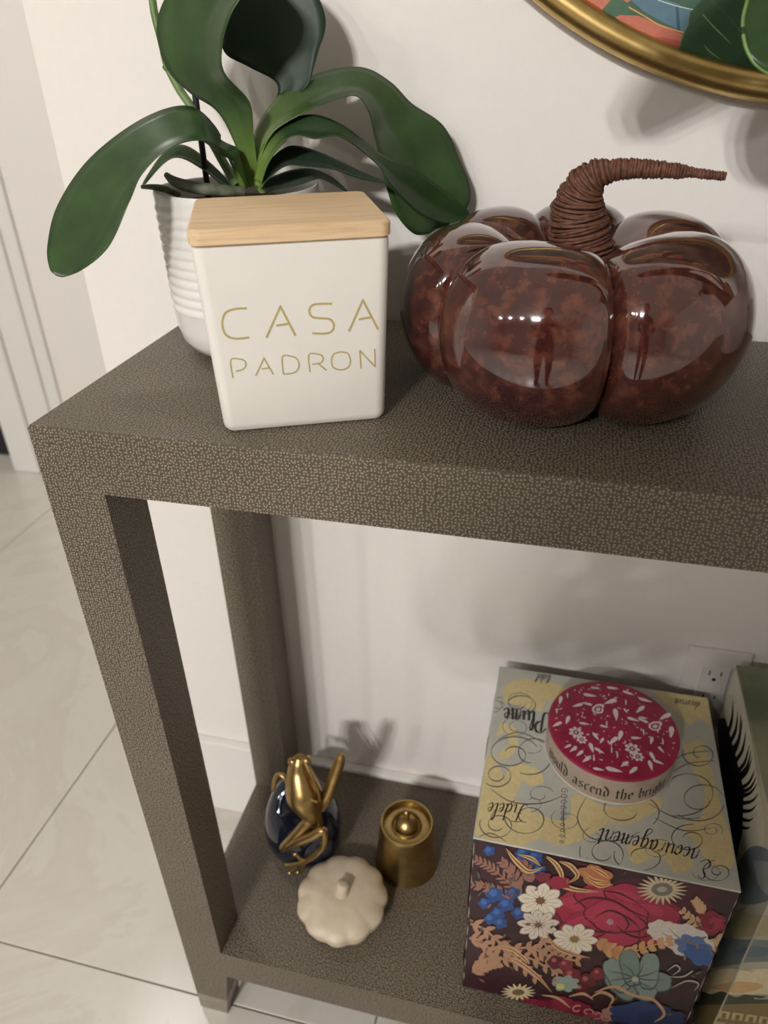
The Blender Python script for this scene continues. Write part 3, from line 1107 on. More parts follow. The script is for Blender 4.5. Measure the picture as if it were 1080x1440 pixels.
for u, v in ((416, 1201), (405, 1216), (409, 1227), (420, 1226)):
    ptube([(428, 1212, .105, 3.4), ((428 + u) / 2, (1212 + v) / 2 + 1, .1045, 2.8), (u, v, .104, 2.8), (u - 1.5, v, .104, 3.6), (u - 4, v, .104, 2)], None, fg, 10, 4).build('toe', 'frog_gold', lg, smooth=True)
gold([(412, 1112, .14, 4), (402, 1096, .142, 4), (393, 1089, .144, 3.6), (387, 1095, .142, 3.4), (385, 1108, .138, 3), (384, 1112, .138, 1.5)], 'arm')
gold([(452, 1136, .135, 7), (460, 1120, .138, 8.5), (468, 1098, .142, 8.5), (475, 1078, .146, 8.5), (479, 1066, .148, 7), (480, 1061, .148, 3)], 'arm')

# ------------------------------------------------------------------ brass burner with knob
BC = Vector((0.2445, 0.172, ZS))
bn = thing('brass_canister', BC, 'small tapered brass canister with a knobbed lid', 'canister')
MB().lathe([(0.030, 0), (0.0415, 0.0), (0.0425, 0.001), (0.0415, 0.004), (0.0345, 0.074), (0.0342, 0.0785), (0.0335, 0.0795), (0.0318, 0.0795), (0.0308, 0.077), (0.0300, 0.070), (0.029, 0.066)], 64).build('body', 'brass', bn, smooth=True, angle=35)
ld2 = MB().lathe([(0.0298, 0.066), (0.0298, 0.0725), (0.026, 0.0735), (0.0205, 0.0735), (0.020, 0.0760), (0.0185, 0.0768), (0.0172, 0.0755), (0.0168, 0.0728), (0.0155, 0.0725), (0.0148, 0.077), (0.0125, 0.0815), (0.0085, 0.085), (0.0048, 0.0875)], 48).build('lid', 'brass', bn, smooth=True, angle=40)
MB().lathe([(0.0046, 0.0870), (0.0034, 0.0905), (0.0042, 0.095), (0.0047, 0.0985), (0.004, 0.1015), (0.002, 0.103)], 24).build('knob', 'brass', ld2, smooth=True)

# ------------------------------------------------------------------ beige pumpkin dish
DC = Vector((0.1800, 0.0868, ZS))
ds = thing('pumpkin_dish', DC, 'small beige stone pumpkin-shaped lidded dish', 'dish')
def scal(a, z):
    return 1 + 0.055 * (abs(math.cos(5.5 * (a + 0.3))) - 0.6)
NS = 11
MB().lathe([(0.030, 0), (0.044, 0.0005), (0.0500, 0.005), (0.0525, 0.012), (0.0522, 0.017), (0.050, 0.0185)], 132, rfun=scal).build('bowl', 'stone', ds, smooth=True, angle=30)
dl = MB().lathe([(0.050, 0.0188), (0.0545, 0.0192), (0.0560, 0.022), (0.0556, 0.0265), (0.053, 0.030), (0.044, 0.0345), (0.030, 0.037), (0.018, 0.0372), (0.009, 0.0362), (0.0072, 0.037)], 132,
                rfun=lambda a, z: 1 + 0.060 * (abs(math.cos(5.5 * (a + 0.3))) - 0.6)).build('lid', 'stone', ds, smooth=True, angle=30)
mb = MB().tube([(0, 0, 0.035), (0, 0, 0.040), (0.001, 0.002, 0.046), (0.002, 0.004, 0.0505), (0.0022, 0.0045, 0.0515)], [0.0092, 0.0084, 0.0080, 0.0078, 0.006], 18)
mb.build('stem_knob', 'stone', dl, smooth=True)

# ------------------------------------------------------------------ floral box
BX0, BX1, BY0, BY1, BZ1 = 0.341, 0.581, 0.030, 0.269, 0.4405
fb = thing('floral_box', ((BX0 + BX1) / 2, (BY0 + BY1) / 2, ZS), 'square box with dark floral sides and a scripted cream lid', 'box')
M['floral_dark'] = noisy('floral_ground', lin((38, 22, 26)), lin((58, 26, 34)), 26, 0.4)
M['lid_pale'] = noisy('lid_ground', lin((182, 184, 176)), lin((200, 198, 184)), 18, 0.42)
M['paper_edge'] = noisy('paper_edge', lin((206, 198, 180)), lin((222, 214, 198)), 60, 0.5)
hx, hy, hz = (BX1 - BX0) / 2, (BY1 - BY0) / 2, BZ1 - ZS
bb = MB().box(-hx, hx, -hy, hy, 0, hz - 0.0006).build('body', 'floral_dark', fb, bevel=0.0006, seg=1)
tp = MB().box(-hx - 0.0004, hx + 0.0004, -hy - 0.0004, hy + 0.0004, hz - 0.0022, hz).build('lid_panel', 'lid_pale', fb, bevel=0.0008, seg=2)

# --- top print (photo coordinates on the plane of the lid)
C_ = [pix((BX0 + .0008, BY0 + .0008, BZ1)), pix((BX1 - .0008, BY0 + .0008, BZ1)), pix((BX1 - .0008, BY1 - .0008, BZ1)), pix((BX0 + .0008, BY1 - .0008, BZ1))]
clip_top = [(c[0], c[1]) for c in C_]
tpz = Print(plane_map((0, 0, BZ1), (0, 0, 1)), (0, 0, 1), clip=clip_top, eps=4e-6, base=1e-4)
YB = (218, 199, 148)
for pts in ([(712, 962), (740, 955), (790, 965), (800, 985), (770, 985), (760, 1000), (730, 992), (708, 985)],
            [(664, 1150), (675, 1090), (690, 1060), (705, 1085), (720, 1120), (770, 1150), (800, 1150), (806, 1118), (840, 1130), (860, 1150), (830, 1175), (790, 1190), (760, 1180), (720, 1192), (668, 1174)],
            [(705, 1015), (725, 1025), (728, 1050), (712, 1068), (700, 1062), (715, 1046), (712, 1030), (698, 1035)],
            [(712, 1085), (726, 1074), (756, 1082), (764, 1100), (745, 1105), (735, 1098), (725, 1120), (712, 1112)],
            [(905, 960), (960, 972), (1000, 985), (1006, 1030), (985, 1010), (970, 1020), (950, 1000), (930, 985)],
            [(960, 1050), (985, 1040), (1000, 1080), (1015, 1140), (1028, 1180), (1030, 1220), (1000, 1216), (980, 1190), (960, 1160), (985, 1150), (990, 1110), (972, 1080)],
            [(880, 1190), (915, 1180), (950, 1190), (975, 1215), (950, 1228), (930, 1205), (905, 1212), (890, 1215)],
            [(815, 1122), (865, 1135), (920, 1120), (930, 1135), (905, 1150), (880, 1160), (845, 1152)]):
    Q = crom([(a, b_) for a, b_ in pts + [pts[0]]], 5)
    tpz.poly([(float(q[0]), float(q[1])) for q in Q[:-1]], YB)
INK = (108, 104, 94)
INKD = (58, 54, 50)


def spiral(cx, cy, r0, r1, a0_, a1_, ry=0.75, n=26):
    return [(cx + (r0 + (r1 - r0) * i / n) * math.cos(math.radians(a0_ + (a1_ - a0_) * i / n)),
             cy + ry * (r0 + (r1 - r0) * i / n) * math.sin(math.radians(a0_ + (a1_ - a0_) * i / n))) for i in range(n + 1)]


for sp_ in ((1010, 1226, 3, 24, 0, 620, .7), (850, 1200, 10, 36, 30, 560, .8), (902, 1205, 14, 40, 180, 560, .6), (985, 1125, 12, 42, 0, 500, .75), (742, 1150, 8, 36, 100, 600, .8),
            (720, 1060, 10, 38, 200, 700, .7), (700, 1160, 8, 26, 30, 560, .8), (960, 1110, 20, 56, 190, 470, .7), (700, 1090, 8, 22, 0, 500, .8), (748, 1060, 14, 34, 90, 480, .9),
            (880, 1140, 16, 50, 20, 400, .6), (985, 1060, 6, 26, 90, 560, .8), (730, 990, 8, 28, 10, 480, .6), (970, 1180, 10, 30, 200, 640, .7)):
    cx, cy, r0, r1, q0, q1, ry = sp_
    P_ = spiral(cx, cy, r0, r1, q0, q1, ry)
    tpz.stroke(P_, [0.7 + 1.1 * abs(math.sin(i * 0.35)) for i in range(len(P_))], INK, n=2)
random.seed(31)
for k in range(20):
    cx, cy, rr_ = random.uniform(690, 1010), random.uniform(960, 1230), random.uniform(12, 26)
    P_ = spiral(cx, cy, rr_ * .3, rr_, random.uniform(0, 360), random.uniform(420, 760), .7)
    tpz.stroke(P_, [0.5 + 0.8 * abs(math.sin(i * 0.35)) for i in range(len(P_))], (140, 138, 126), n=2)
for ln_ in ([(930, 1085), (960, 1062), (1000, 1056)], [(935, 1095), (965, 1075), (1005, 1070)], [(825, 1120), (812, 1150), (830, 1178), (870, 1182), (900, 1170)],
            [(700, 1040), (730, 1030), (765, 1045)], [(690, 1110), (720, 1128), (760, 1130), (790, 1120)], [(795, 1180), (792, 1150), (795, 1120)], [(668, 1180), (690, 1172), (712, 1184)],
            [(912, 1130), (950, 1150), (985, 1150)], [(920, 1150), (960, 1168), (1000, 1165)]):
    tpz.stroke(ln_, [0.6] + [1.6] * (len(ln_) - 2) + [0.6], INK)
for k in range(10):                         # small descending curl
    tpz.stroke(spiral(793 - k * 0.4, 1112 + k * 8, 2, 5.5 - k * .3, 0, 400, .7, 12), 0.8, INK, n=2)

CUR = {'n': ([[(0, 0), (.05, 1)], [(.05, .6), (.3, 1), (.5, .9), (.52, 0), (.75, .2)]], .75),
       'c': ([[(.5, .85), (.3, 1), (.05, .6), (.1, .1), (.35, 0), (.65, .25)]], .65),
       'o': ([[(.3, 1), (.05, .6), (.1, .1), (.3, 0), (.55, .4), (.5, .9), (.3, 1), (.55, .85), (.75, .8)]], .72),
       'u': ([[(0, 1), (.03, .2), (.2, 0), (.45, .3), (.55, 1)], [(.55, 1), (.57, .1), (.8, .2)]], .8),
       'r': ([[(0, 0), (.05, 1)], [(.05, .6), (.25, .95), (.45, .95)]], .55),
       'a': ([[(.5, .8), (.3, 1), (.05, .6), (.1, .1), (.3, 0), (.5, .4), (.55, 1)], [(.55, 1), (.56, .1), (.8, .2)]], .8),
       'g': ([[(.5, .8), (.3, 1), (.05, .6), (.1, .1), (.3, 0), (.5, .4), (.55, 1)], [(.55, 1), (.5, -.7), (.2, -1), (.0, -.7), (.8, .2)]], .8),
       'e': ([[(.05, .45), (.45, .6), (.4, .95), (.2, .95), (.05, .5), (.15, .05), (.35, 0), (.62, .25)]], .6),
       'm': ([[(0, 0), (.05, 1)], [(.05, .6), (.25, 1), (.4, .9), (.42, 0)], [(.42, .6), (.65, 1), (.8, .9), (.82, 0), (1.05, .2)]], 1.05),
       't': ([[(.15, 1.6), (.12, .2), (.25, 0), (.5, .25)], [(-.05, 1.05), (.4, 1.08)]], .5),
       'i': ([[(.05, 1), (.05, .2), (.2, 0), (.4, .25)], [(.1, 1.4), (.13, 1.48)]], .4),
       'd': ([[(.5, .8), (.3, 1), (.05, .6), (.1, .1), (.3, 0), (.5, .4), (.6, 2)], [(.6, 2), (.57, .1), (.8, .2)]], .8),
       'l': ([[(0, .2), (.4, 1.6), (.3, 2), (.12, 1.6), (.1, .2), (.25, 0), (.45, .25)]], .45),
       'F': ([[(.0, 1.9), (.5, 2.1), (1.3, 2.0)], [(.7, 2.0), (.55, .5), (.3, 0), (-.1, .1)], [(.3, 1.05), (.9, 1.1)]], 1.0),
       'P': ([[(.4, 2.0), (.3, .6), (.1, 0), (-.3, .1)], [(-.1, 1.6), (.3, 2.1), (.9, 2), (1.0, 1.4), (.7, 1.0), (.35, 1.0)]], 1.05),
       'E': ([[(1.0, 1.8), (.6, 2.1), (.3, 1.7), (.6, 1.1), (.2, .9), (.0, .4), (.4, 0), (1.0, .4)]], 1.05)}


def script(word, o, d, up, sz, wmax, slant, col=INKD):
    d = np.array(d, float); d /= np.linalg.norm(d)
    up = np.array(up, float); up /= np.linalg.norm(up)
    x = 0.0
    for ch in word:
        st, adv = CUR[ch]
        for s in st:
            pts = []
            for a, b_ in s:
                q = np.array(o) + d * (x + (a + slant * b_)) * sz + up * b_ * sz
                pts.append((q[0], q[1]))
            Q = crom(pts, 5) if len(pts) > 2 else [np.array(q) for q in pts]
            w = []
            for i in range(len(Q)):
                dd = Q[min(i + 1, len(Q) - 1)] - Q[max(i - 1, 0)]
                c = dd @ up / (np.linalg.norm(dd) + 1e-9)
                w.append(wmax * (1.0 if c < -0.5 else 0.45))
            tpz.stroke([tuple(q) for q in Q], w, col, n=1, smooth=False)
        x += adv + 0.12


script('E', (1000, 1210), (-1, -.2), (.1, 1), 14, 2.2, .3)
script('ncouragement', (984, 1195), (-1, -.215), (.1, 1), 14.5, 2.6, .45)
script('Fidele', (741, 1132), (-1, -.05), (.1, 1), 12, 2.0, .4)
script('Plume', (768, 1003), (-1, -.12), (.02, 1), 13.5, 3.6, .1)
script('fidel'.replace('f', 'l'), (775, 950), (-1, -.1), (.1, 1), 6, 1.2, .5)
script('decorum'.replace('c', 'c'), (985, 988), (-1, -.15), (.1, 1), 6, 1.1, .5)
tpz.build('script_print', tp)

# --- front print
g = 0.0012
C_ = [pix((BX0 + g, BY0, BZ1 - .003)), pix((BX1 - g, BY0, BZ1 - .003)), pix((BX1 - g, BY0, ZS + .001)), pix((BX0 + g, BY0, ZS + .001))]
clip_f = [(c[0], c[1]) for c in C_]
fp = Print(plane_map((0, BY0, 0), (0, -1, 0)), (0, -1, 0), clip=clip_f, eps=1.8e-6, base=1e-4)
random.seed(21)


def blob(cx, cy, rx, ry, col, lobes=0, dep=0.15, rot=0, n=28):
    pts = []
    for i in range(n):
        a = 2 * PI * i / n
        k = 1 + (dep * (abs(math.sin(lobes * a / 2)) - 0.6) if lobes else 0)
        x, y = rx * k * math.cos(a), ry * k * math.sin(a)
        pts.append((cx + x * math.cos(rot) - y * math.sin(rot), cy + x * math.sin(rot) + y * math.cos(rot)))
    fp.poly(pts, col)


def petal(cx, cy, ang, ln, w, col, ry=1.0, r0=0.1, rnd=False):
    pts = []
    for i in range(12):
        t = i / 11
        pts.append((r0 * ln + ln * (1 - r0) * t, w * (math.sin(PI * t ** (1.5 if rnd else 0.8)) ** 0.75 if 0 < t < 1 else 0) / 2))
    pts = pts + [(a, -b_) for a, b_ in pts[::-1][1:-1]]
    fp.poly([(cx + (a * math.cos(ang) - b_ * math.sin(ang)), cy + ry * (a * math.sin(ang) + b_ * math.cos(ang))) for a, b_ in pts], col)


def daisy(cx, cy, r, n, w, col, ctr, ry=0.8, a0_=0.0, line=None, cr=0.2, rnd=False):
    for k in range(n):
        a = a0_ + 2 * PI * k / n
        petal(cx, cy, a, r * 1.04, w * 1.12, tuple(int(c * .55) for c in col), ry, rnd=rnd)
        petal(cx, cy, a, r, w, col, ry, rnd=rnd)
        if line:
            fp.stroke([(cx + r * .2 * math.cos(a), cy + ry * r * .2 * math.sin(a)), (cx + r * .75 * math.cos(a), cy + ry * r * .75 * math.sin(a))], [0.5, 1.2], line, smooth=False)
    blob(cx, cy, r * cr, r * cr * ry, ctr)


def sprig(pts, col, leaf_l=14, leaf_w=6, n=9, stem=1.6, both=True):
    Q = crom(pts, 8)
    fp.stroke([tuple(q) for q in Q], stem, col, n=1, smooth=False)
    for k in range(n):
        i = int((k + 0.5) / n * (len(Q) - 1))
        d = Q[min(i + 1, len(Q) - 1)] - Q[max(i - 1, 0)]
        a = math.atan2(d[1], d[0])
        for sg in ((1, -1) if both else (1,)):
            petal(Q[i][0], Q[i][1], a + sg * 0.75, leaf_l * (1 - 0.4 * k / n), leaf_w, col, r0=0.0)


TAN, TAN2, PINK, CREAM = (170, 130, 102), (152, 108, 82), (168, 116, 104), (222, 210, 190)
CRIM, CRIM2, WINE, BLUE, TEAL = (158, 38, 66), (126, 24, 50), (92, 24, 40), (40, 74, 132), (132, 150, 142)
blob(925, 1265, 80, 34, (74, 22, 40), 7, .2)
blob(700, 1378, 40, 22, (52, 18, 30), 5, .2)
blob(760, 1420, 70, 16, (112, 26, 52), 9, .25)
# feathery leaves, upper left
for pts in ([(734, 1262), (712, 1238), (690, 1220), (668, 1208)], [(730, 1250), (722, 1228), (706, 1212)], [(720, 1268), (696, 1252), (664, 1244)], [(748, 1240), (740, 1222), (728, 1208)]):
    sprig(pts, (146, 104, 90), 15, 3.6, 11, 1.8)
# blue bell flowers
for (x, y, r) in ((696, 1258, 12), (712, 1272, 11), (700, 1284, 10), (722, 1256, 10), (730, 1284, 10), (690, 1292, 9), (704, 1298, 9), (682, 1270, 9), (740, 1270, 8), (735, 1200, 10), (752, 1206, 11), (688, 1196, 8), (758, 1224, 10), (766, 1296, 9)):
    blob(x, y, r, r * .85, BLUE, 5, .35)
    blob(x - r * .2, y - r * .2, r * .45, r * .4, (62, 104, 164), 5, .3)
# big crimson peony
blob(868, 1288, 88, 42, CRIM2, 11, .16)
for (x, y, rx, ry, rot) in ((815, 1278, 34, 26, .2), (850, 1262, 40, 20, .1), (890, 1266, 40, 20, .35), (925, 1284, 32, 18, .4), (905, 1308, 40, 20, .1), (860, 1314, 40, 18, 0), (822, 1302, 34, 20, -.2), (868, 1288, 44, 22, .1)):
    blob(x, y + 1, rx * 1.05, ry * 1.07, (84, 16, 36), 5, .14, rot)
    blob(x, y, rx, ry, CRIM if int(x) % 4 else (172, 48, 78), 5, .14, rot)
    blob(x - rx * .2, y - ry * .3, rx * .5, ry * .35, (176, 54, 84), 3, .2, rot)
for pts in ([(806, 1272), (830, 1262), (862, 1266), (890, 1282), (912, 1290)], [(836, 1290), (858, 1280), (886, 1292), (900, 1306)], [(866, 1300), (880, 1312), (902, 1318), (922, 1310)], [(820, 1300), (842, 1310), (862, 1308)],
            [(872, 1284), (884, 1298), (876, 1312)], [(890, 1284), (910, 1300), (906, 1316)], [(846, 1252), (872, 1256), (898, 1270)]):
    fp.stroke(pts, [0.6, 3.0, 3.4, 2.6, 0.6][:len(pts)] if len(pts) == 5 else [0.6] + [2.8] * (len(pts) - 2) + [0.6], (70, 12, 30))
blob(858, 1296, 5, 4, (170, 140, 150), 5, .3)
for k in range(12):
    fp.stroke([(818 + k * 4, 1290 + (k % 3) * 5), (824 + k * 4, 1288 + (k % 3) * 5)], 1, (186, 66, 92), smooth=False)
# right-hand wine shade and sunflower
daisy(931, 1250, 36, 22, 5, (200, 186, 152), (118, 116, 108), .62, .1, cr=.42)
blob(931, 1250, 7, 4, (170, 166, 150))
# white daisies
daisy(760, 1266, 32, 8, 17, CREAM, (120, 84, 50), .78, .2, (176, 160, 146), .2, True)
daisy(757, 1300, 30, 9, 13, (206, 192, 176), (110, 80, 56), .72, .5, (160, 140, 124), .16, True)
daisy(808, 1320, 33, 9, 16, CREAM, (148, 112, 56), .68, .1, (176, 160, 146), .2, True)
# crimson rose at right
blob(998, 1297, 22, 17, CRIM2, 7, .2)
blob(1000, 1297, 15, 11, CRIM, 6, .2)
for q in range(3):
    fp.stroke(spiral(1000, 1297, 3 + q * 4, 6 + q * 4, 40 * q, 40 * q + 240, .75, 10), 1.6, (70, 12, 30), n=2)
for pts in ([(986, 1300), (972, 1292), (960, 1280)], [(988, 1310), (976, 1312), (962, 1306)], [(990, 1284), (984, 1274), (978, 1266)], [(1006, 1318), (1000, 1330), (990, 1338)], [(1018, 1312), (1014, 1322)]):
    sprig(pts, (196, 160, 120), 12, 6, 4, 2)
# white and blue bloom
blob(966, 1322, 38, 22, (206, 200, 196), 9, .2, .35)
blob(975, 1330, 26, 15, (84, 112, 160), 7, .25, .3)
blob(985, 1342, 24, 14, (58, 90, 148), 6, .3, .4)
blob(932, 1308, 22, 15, (214, 204, 192), 8, .2, .2)
for pts in ([(940, 1304), (955, 1318), (972, 1326), (996, 1334)], [(930, 1310), (950, 1322), (962, 1334)], [(986, 1318), (994, 1328), (1002, 1342)]):
    fp.stroke(pts, [.5, 1.6, 1.6, .5][:len(pts)], (120, 110, 116))
# leaf row under the peony
sprig([(850, 1332), (880, 1340), (912, 1330), (944, 1322)], (206, 156, 110), 17, 9, 8, 2)
sprig([(840, 1322), (862, 1336), (884, 1346)], (190, 138, 98), 14, 8, 5, 2)
# scroll leaves at left
for pts in ([(662, 1298), (682, 1306), (700, 1322), (724, 1332), (748, 1330)], [(660, 1318), (676, 1322), (690, 1336), (694, 1350)], [(668, 1352), (700, 1346), (730, 1356), (756, 1376)], [(700, 1322), (716, 1340), (744, 1346), (770, 1360)],
            [(664, 1366), (684, 1356), (702, 1352)], [(745, 1330), (764, 1340), (780, 1356), (784, 1376)], [(760, 1316), (772, 1334), (790, 1346), (814, 1350)]):
    sprig(pts, TAN, 17, 6.5, 6, 3.2, True)
for pts in ([(708, 1342), (730, 1352), (756, 1372), (776, 1394)], [(768, 1312), (782, 1330), (804, 1340), (830, 1346)], [(690, 1330), (720, 1334), (742, 1352)]):
    fp.stroke(pts, [1, 6, 5, 1], (202, 160, 118))
    fp.stroke(pts, [.4, 1.4, 1.4, .4], (110, 70, 52))
# berries and small flowers in the middle
for (x, y, r, c) in ((782, 1352, 12, WINE), (804, 1370, 13, (112, 34, 44)), (826, 1378, 13, (98, 28, 40)), (842, 1368, 11, (120, 40, 50)), (818, 1390, 10, (84, 22, 34)), (796, 1356, 10, (128, 44, 54))):
    blob(x, y, r, r * .8, c, 5, .2)
    blob(x - 3, y - 3, r * .3, r * .25, (170, 92, 92))
blob(796, 1382, 18, 11, (142, 158, 146), 7, .3)
blob(788, 1386, 6, 4, (206, 196, 110))
# teal flower
for k in range(6):
    a = 0.3 + 2 * PI * k / 6
    blob(893 + 27 * math.cos(a), 1375 + 15 * math.sin(a), 27.5, 15.2, (60, 74, 74), 4, .15, a * .3)
    blob(893 + 27 * math.cos(a), 1374 + 15 * math.sin(a), 26, 14, TEAL if k % 2 else (120, 140, 132), 4, .15, a * .3)
for k in range(9):
    a = 0.1 + 2 * PI * k / 9
    fp.stroke([(893 + 4 * math.cos(a), 1374 + 3 * math.sin(a)), (893 + 20 * math.cos(a + .15), 1374 + 11 * math.sin(a + .15)), (893 + 42 * math.cos(a), 1374 + 22 * math.sin(a))], [2, 1.6, .5], (70, 84, 82))
blob(893, 1376, 5, 3.5, (186, 180, 160), 5, .3)
for pts in ([(938, 1364), (950, 1356), (956, 1362), (946, 1370)], [(944, 1388), (966, 1378), (982, 1382), (976, 1392)], [(940, 1372), (960, 1372), (974, 1364)]):
    fp.stroke(pts, [.6, 2, 2, .6], (188, 180, 166))
# small sunflower and bottom row
daisy(729, 1394, 25, 16, 5, (204, 186, 146), (110, 90, 64), .5, .1, cr=.35)
for (x, y, rx, ry, c) in ((812, 1420, 20, 13, CRIM2), (838, 1432, 18, 11, (150, 60, 84)), (790, 1410, 16, 10, (134, 34, 58)), (860, 1424, 14, 10, (176, 132, 120)), (900, 1424, 44, 16, (46, 62, 108)), (930, 1430, 34, 12, (36, 50, 92)), (746, 1412, 26, 9, (128, 26, 54))):
    blob(x, y, rx, ry, c, 6, .22)
for pts in ([(836, 1394), (864, 1386), (890, 1398), (918, 1404), (934, 1424), (920, 1436)], [(830, 1402), (846, 1394), (862, 1402), (856, 1414)], [(800, 1400), (820, 1396), (834, 1404)], [(762, 1398), (784, 1402), (802, 1416)]):
    fp.stroke(pts, [1] + [4] * (len(pts) - 2) + [1], (196, 154, 118))
for q in range(4):
    fp.stroke(spiral(812 + q * 14, 1418 + q * 4, 2, 9, 90 * q, 90 * q + 300, .65, 10), 1.8, (206, 150, 140), n=2)
# top row: orange tulip, scrolls
blob(838, 1230, 24, 14, (176, 112, 74), 5, .3, .3)
for pts in ([(818, 1222), (834, 1236), (856, 1238)], [(828, 1216), (846, 1226), (858, 1234)], [(824, 1232), (842, 1244), (862, 1242)]):
    fp.stroke(pts, [1, 6, 1], (216, 168, 106))
    fp.stroke(pts, [.4, 1.4, .4], (70, 30, 24))
for pts in ([(712, 1192), (726, 1210), (744, 1224), (764, 1218)], [(764, 1200), (782, 1214), (790, 1232), (778, 1240)], [(786, 1210), (802, 1216), (812, 1230), (800, 1240)], [(728, 1200), (748, 1206), (760, 1216)], [(800, 1206), (820, 1214), (838, 1216)],
            [(766, 1240), (790, 1244), (812, 1250), (842, 1252)]):
    fp.stroke(pts, [1, 7, 6, 1][:len(pts)] if len(pts) == 4 else [1, 6, 1], (206, 168, 116))
    fp.stroke(pts, [.4, 1.6, 1.6, .4][:len(pts)] if len(pts) == 4 else [.4, 1.6, .4], (92, 54, 46))
blob(786, 1240, 16, 9, (146, 38, 62), 5, .3)
blob(764, 1232, 11, 7, (120, 40, 58), 5, .3)
for k in range(70):                          # small filler leaves on the dark ground
    x, y = random.uniform(665, 1015), random.uniform(1215, 1430)
    if 800 < x < 960 and 1250 < y < 1395:
        continue
    petal(x, y, random.uniform(0, 6.28), random.uniform(6, 12), random.uniform(2, 4), random.choice([(120, 84, 66), (150, 108, 80), (96, 60, 58), (84, 92, 84)]))
fp.clip = None
for X_ in (BX0 + .0012, BX1 - .0012):       # worn paper along the upright corners
    q0, q1 = pix((X_, BY0, BZ1 - .004)), pix((X_, BY0, ZS + .003))
    for k in range(9):
        t0, t1 = (k + random.uniform(0, .3)) / 9, (k + random.uniform(.55, 1)) / 9
        fp.stroke([(q0[0] + (q1[0] - q0[0]) * t, q0[1] + (q1[1] - q0[1]) * t) for t in (t0, (t0 + t1) / 2, t1)], [.3, random.uniform(0.9, 1.6), .3], (176, 166, 150))
f1 = fp.build('floral_print', bb)
for sg in (-1, 1):                          # the same paper on the two sides
    c = f1.copy()
    COL.objects.link(c)
    c.parent = bb
    c.rotation_euler = (0, 0, sg * PI / 2)
    c.location = (sg * 0.0008, 0, 0)

# ------------------------------------------------------------------ round tin on the box
TC = Vector((0.4675, 0.1635, BZ1 + 0.0013))
TR, TH = 0.0662, 0.0375
tn = thing('round_tin', TC, 'round crimson floral tin with black gothic lettering around its side', 'tin')
M['tin_side'] = noisy('tin_side', lin((158, 142, 128)), lin((172, 156, 142)), 40, 0.35)
M['tin_lid'] = noisy('tin_crimson', lin((140, 26, 58)), lin((158, 36, 70)), 60, 0.4)
M['tin_rim'] = noisy('tin_rim', lin((200, 192, 180)), lin((214, 206, 194)), 60, 0.35)
tb = MB().lathe([(TR - .002, 0.0), (TR, 0.0012), (TR, TH - 0.0035)], 96).build('body', 'tin_side', tn, smooth=True, angle=35)
MB().lathe([(TR - .001, 0.0), (TR + 0.0008, 0.0002), (TR + .0008, 0.0018), (TR - .001, 0.002)], 96).build('base_rim', 'tin_rim', tn, smooth=True, angle=35)
tl_ = MB().lathe([(TR - .001, TH - 0.0035), (TR + 0.0004, TH - 0.0032), (TR + .0003, TH - 0.0009), (TR - 0.0007, TH - .0002), (TR - 0.002, TH)], 96).build('lid', 'tin_lid', tn, smooth=True, angle=35)

# gothic lettering around the side
def side(s, t):
    a = math.radians(203) + s / TR
    return TC + Vector(((TR + 2.5e-4) * math.cos(a), (TR + 2.5e-4) * math.sin(a), t))


GOTH = {'w': ([[(0, 1.15), (0, .12), (.18, 0), (.38, .15)], [(.38, 1.1), (.38, .15), (.56, 0), (.78, .2), (.78, .9), (.6, 1.1)]], .95),
        'o': ([[(.05, .85), (.05, .15), (.25, 0), (.45, .15)], [(.05, .85), (.25, 1), (.45, .85), (.45, .15)]], .68),
        'u': ([[(0, 1), (.02, .85), (.02, .12), (.2, 0), (.42, .15)], [(.4, 1), (.42, .85), (.42, .12), (.52, 0)]], .68),
        'l': ([[(0, 1.65), (.02, 1.5), (.02, .12), (.14, 0)]], .34),
        'd': ([[(.05, .85), (.05, .15), (.25, 0), (.45, .15)], [(-.05, 1.6), (.3, 1.2), (.45, .85), (.45, .15)], [(.05, .85), (.2, .98)]], .68),
        'a': ([[(.02, .9), (.2, 1), (.42, .88), (.42, .12), (.52, 0)], [(.42, .55), (.05, .4), (.05, .12), (.2, 0), (.4, .15)]], .7),
        's': ([[(.42, .9), (.25, 1), (.05, .85), (.08, .6), (.4, .42), (.42, .15), (.22, 0), (.02, .12)]], .62),
        'c': ([[(.42, .88), (.25, 1), (.05, .85), (.05, .15), (.22, 0), (.42, .14)]], .58),
        'e': ([[(.05, .4), (.4, .62), (.38, .88), (.22, 1), (.05, .85), (.05, .15), (.22, 0), (.42, .14)]], .6),
        'n': ([[(0, 1), (.02, .88), (.02, .1), (.1, 0)], [(.02, .82), (.25, 1), (.42, .85), (.42, .1), (.52, 0)]], .7),
        't': ([[(.1, 1.3), (.1, .12), (.24, 0), (.36, .1)], [(-.06, 1), (.34, 1)]], .5),
        'h': ([[(0, 1.65), (.02, 1.5), (.02, .1), (.1, 0)], [(.02, .82), (.25, 1), (.42, .85), (.42, .1), (.3, -.2)]], .68),
        'b': ([[(0, 1.6), (.03, 1.5), (.03, .12), (.22, 0), (.43, .15), (.43, .85), (.25, 1), (.05, .85)]], .68),
        'r': ([[(0, 1), (.02, .88), (.02, .1), (.1, 0)], [(.02, .82), (.2, .95), (.34, .88)]], .5),
        'i': ([[(0, 1), (.02, .88), (.02, .12), (.12, 0)], [(.0, 1.35), (.06, 1.28)]], .34),
        'g': ([[(.05, .85), (.05, .2), (.25, .05), (.43, .2)], [(.05, .88), (.25, 1), (.43, .9), (.43, -.2), (.22, -.4), (.0, -.25)]], .68), ' ': ([], .5)}
gp = Print(side, (0, 0, 0), base=0, eps=0)
x = 0.0
SZ = 0.0092
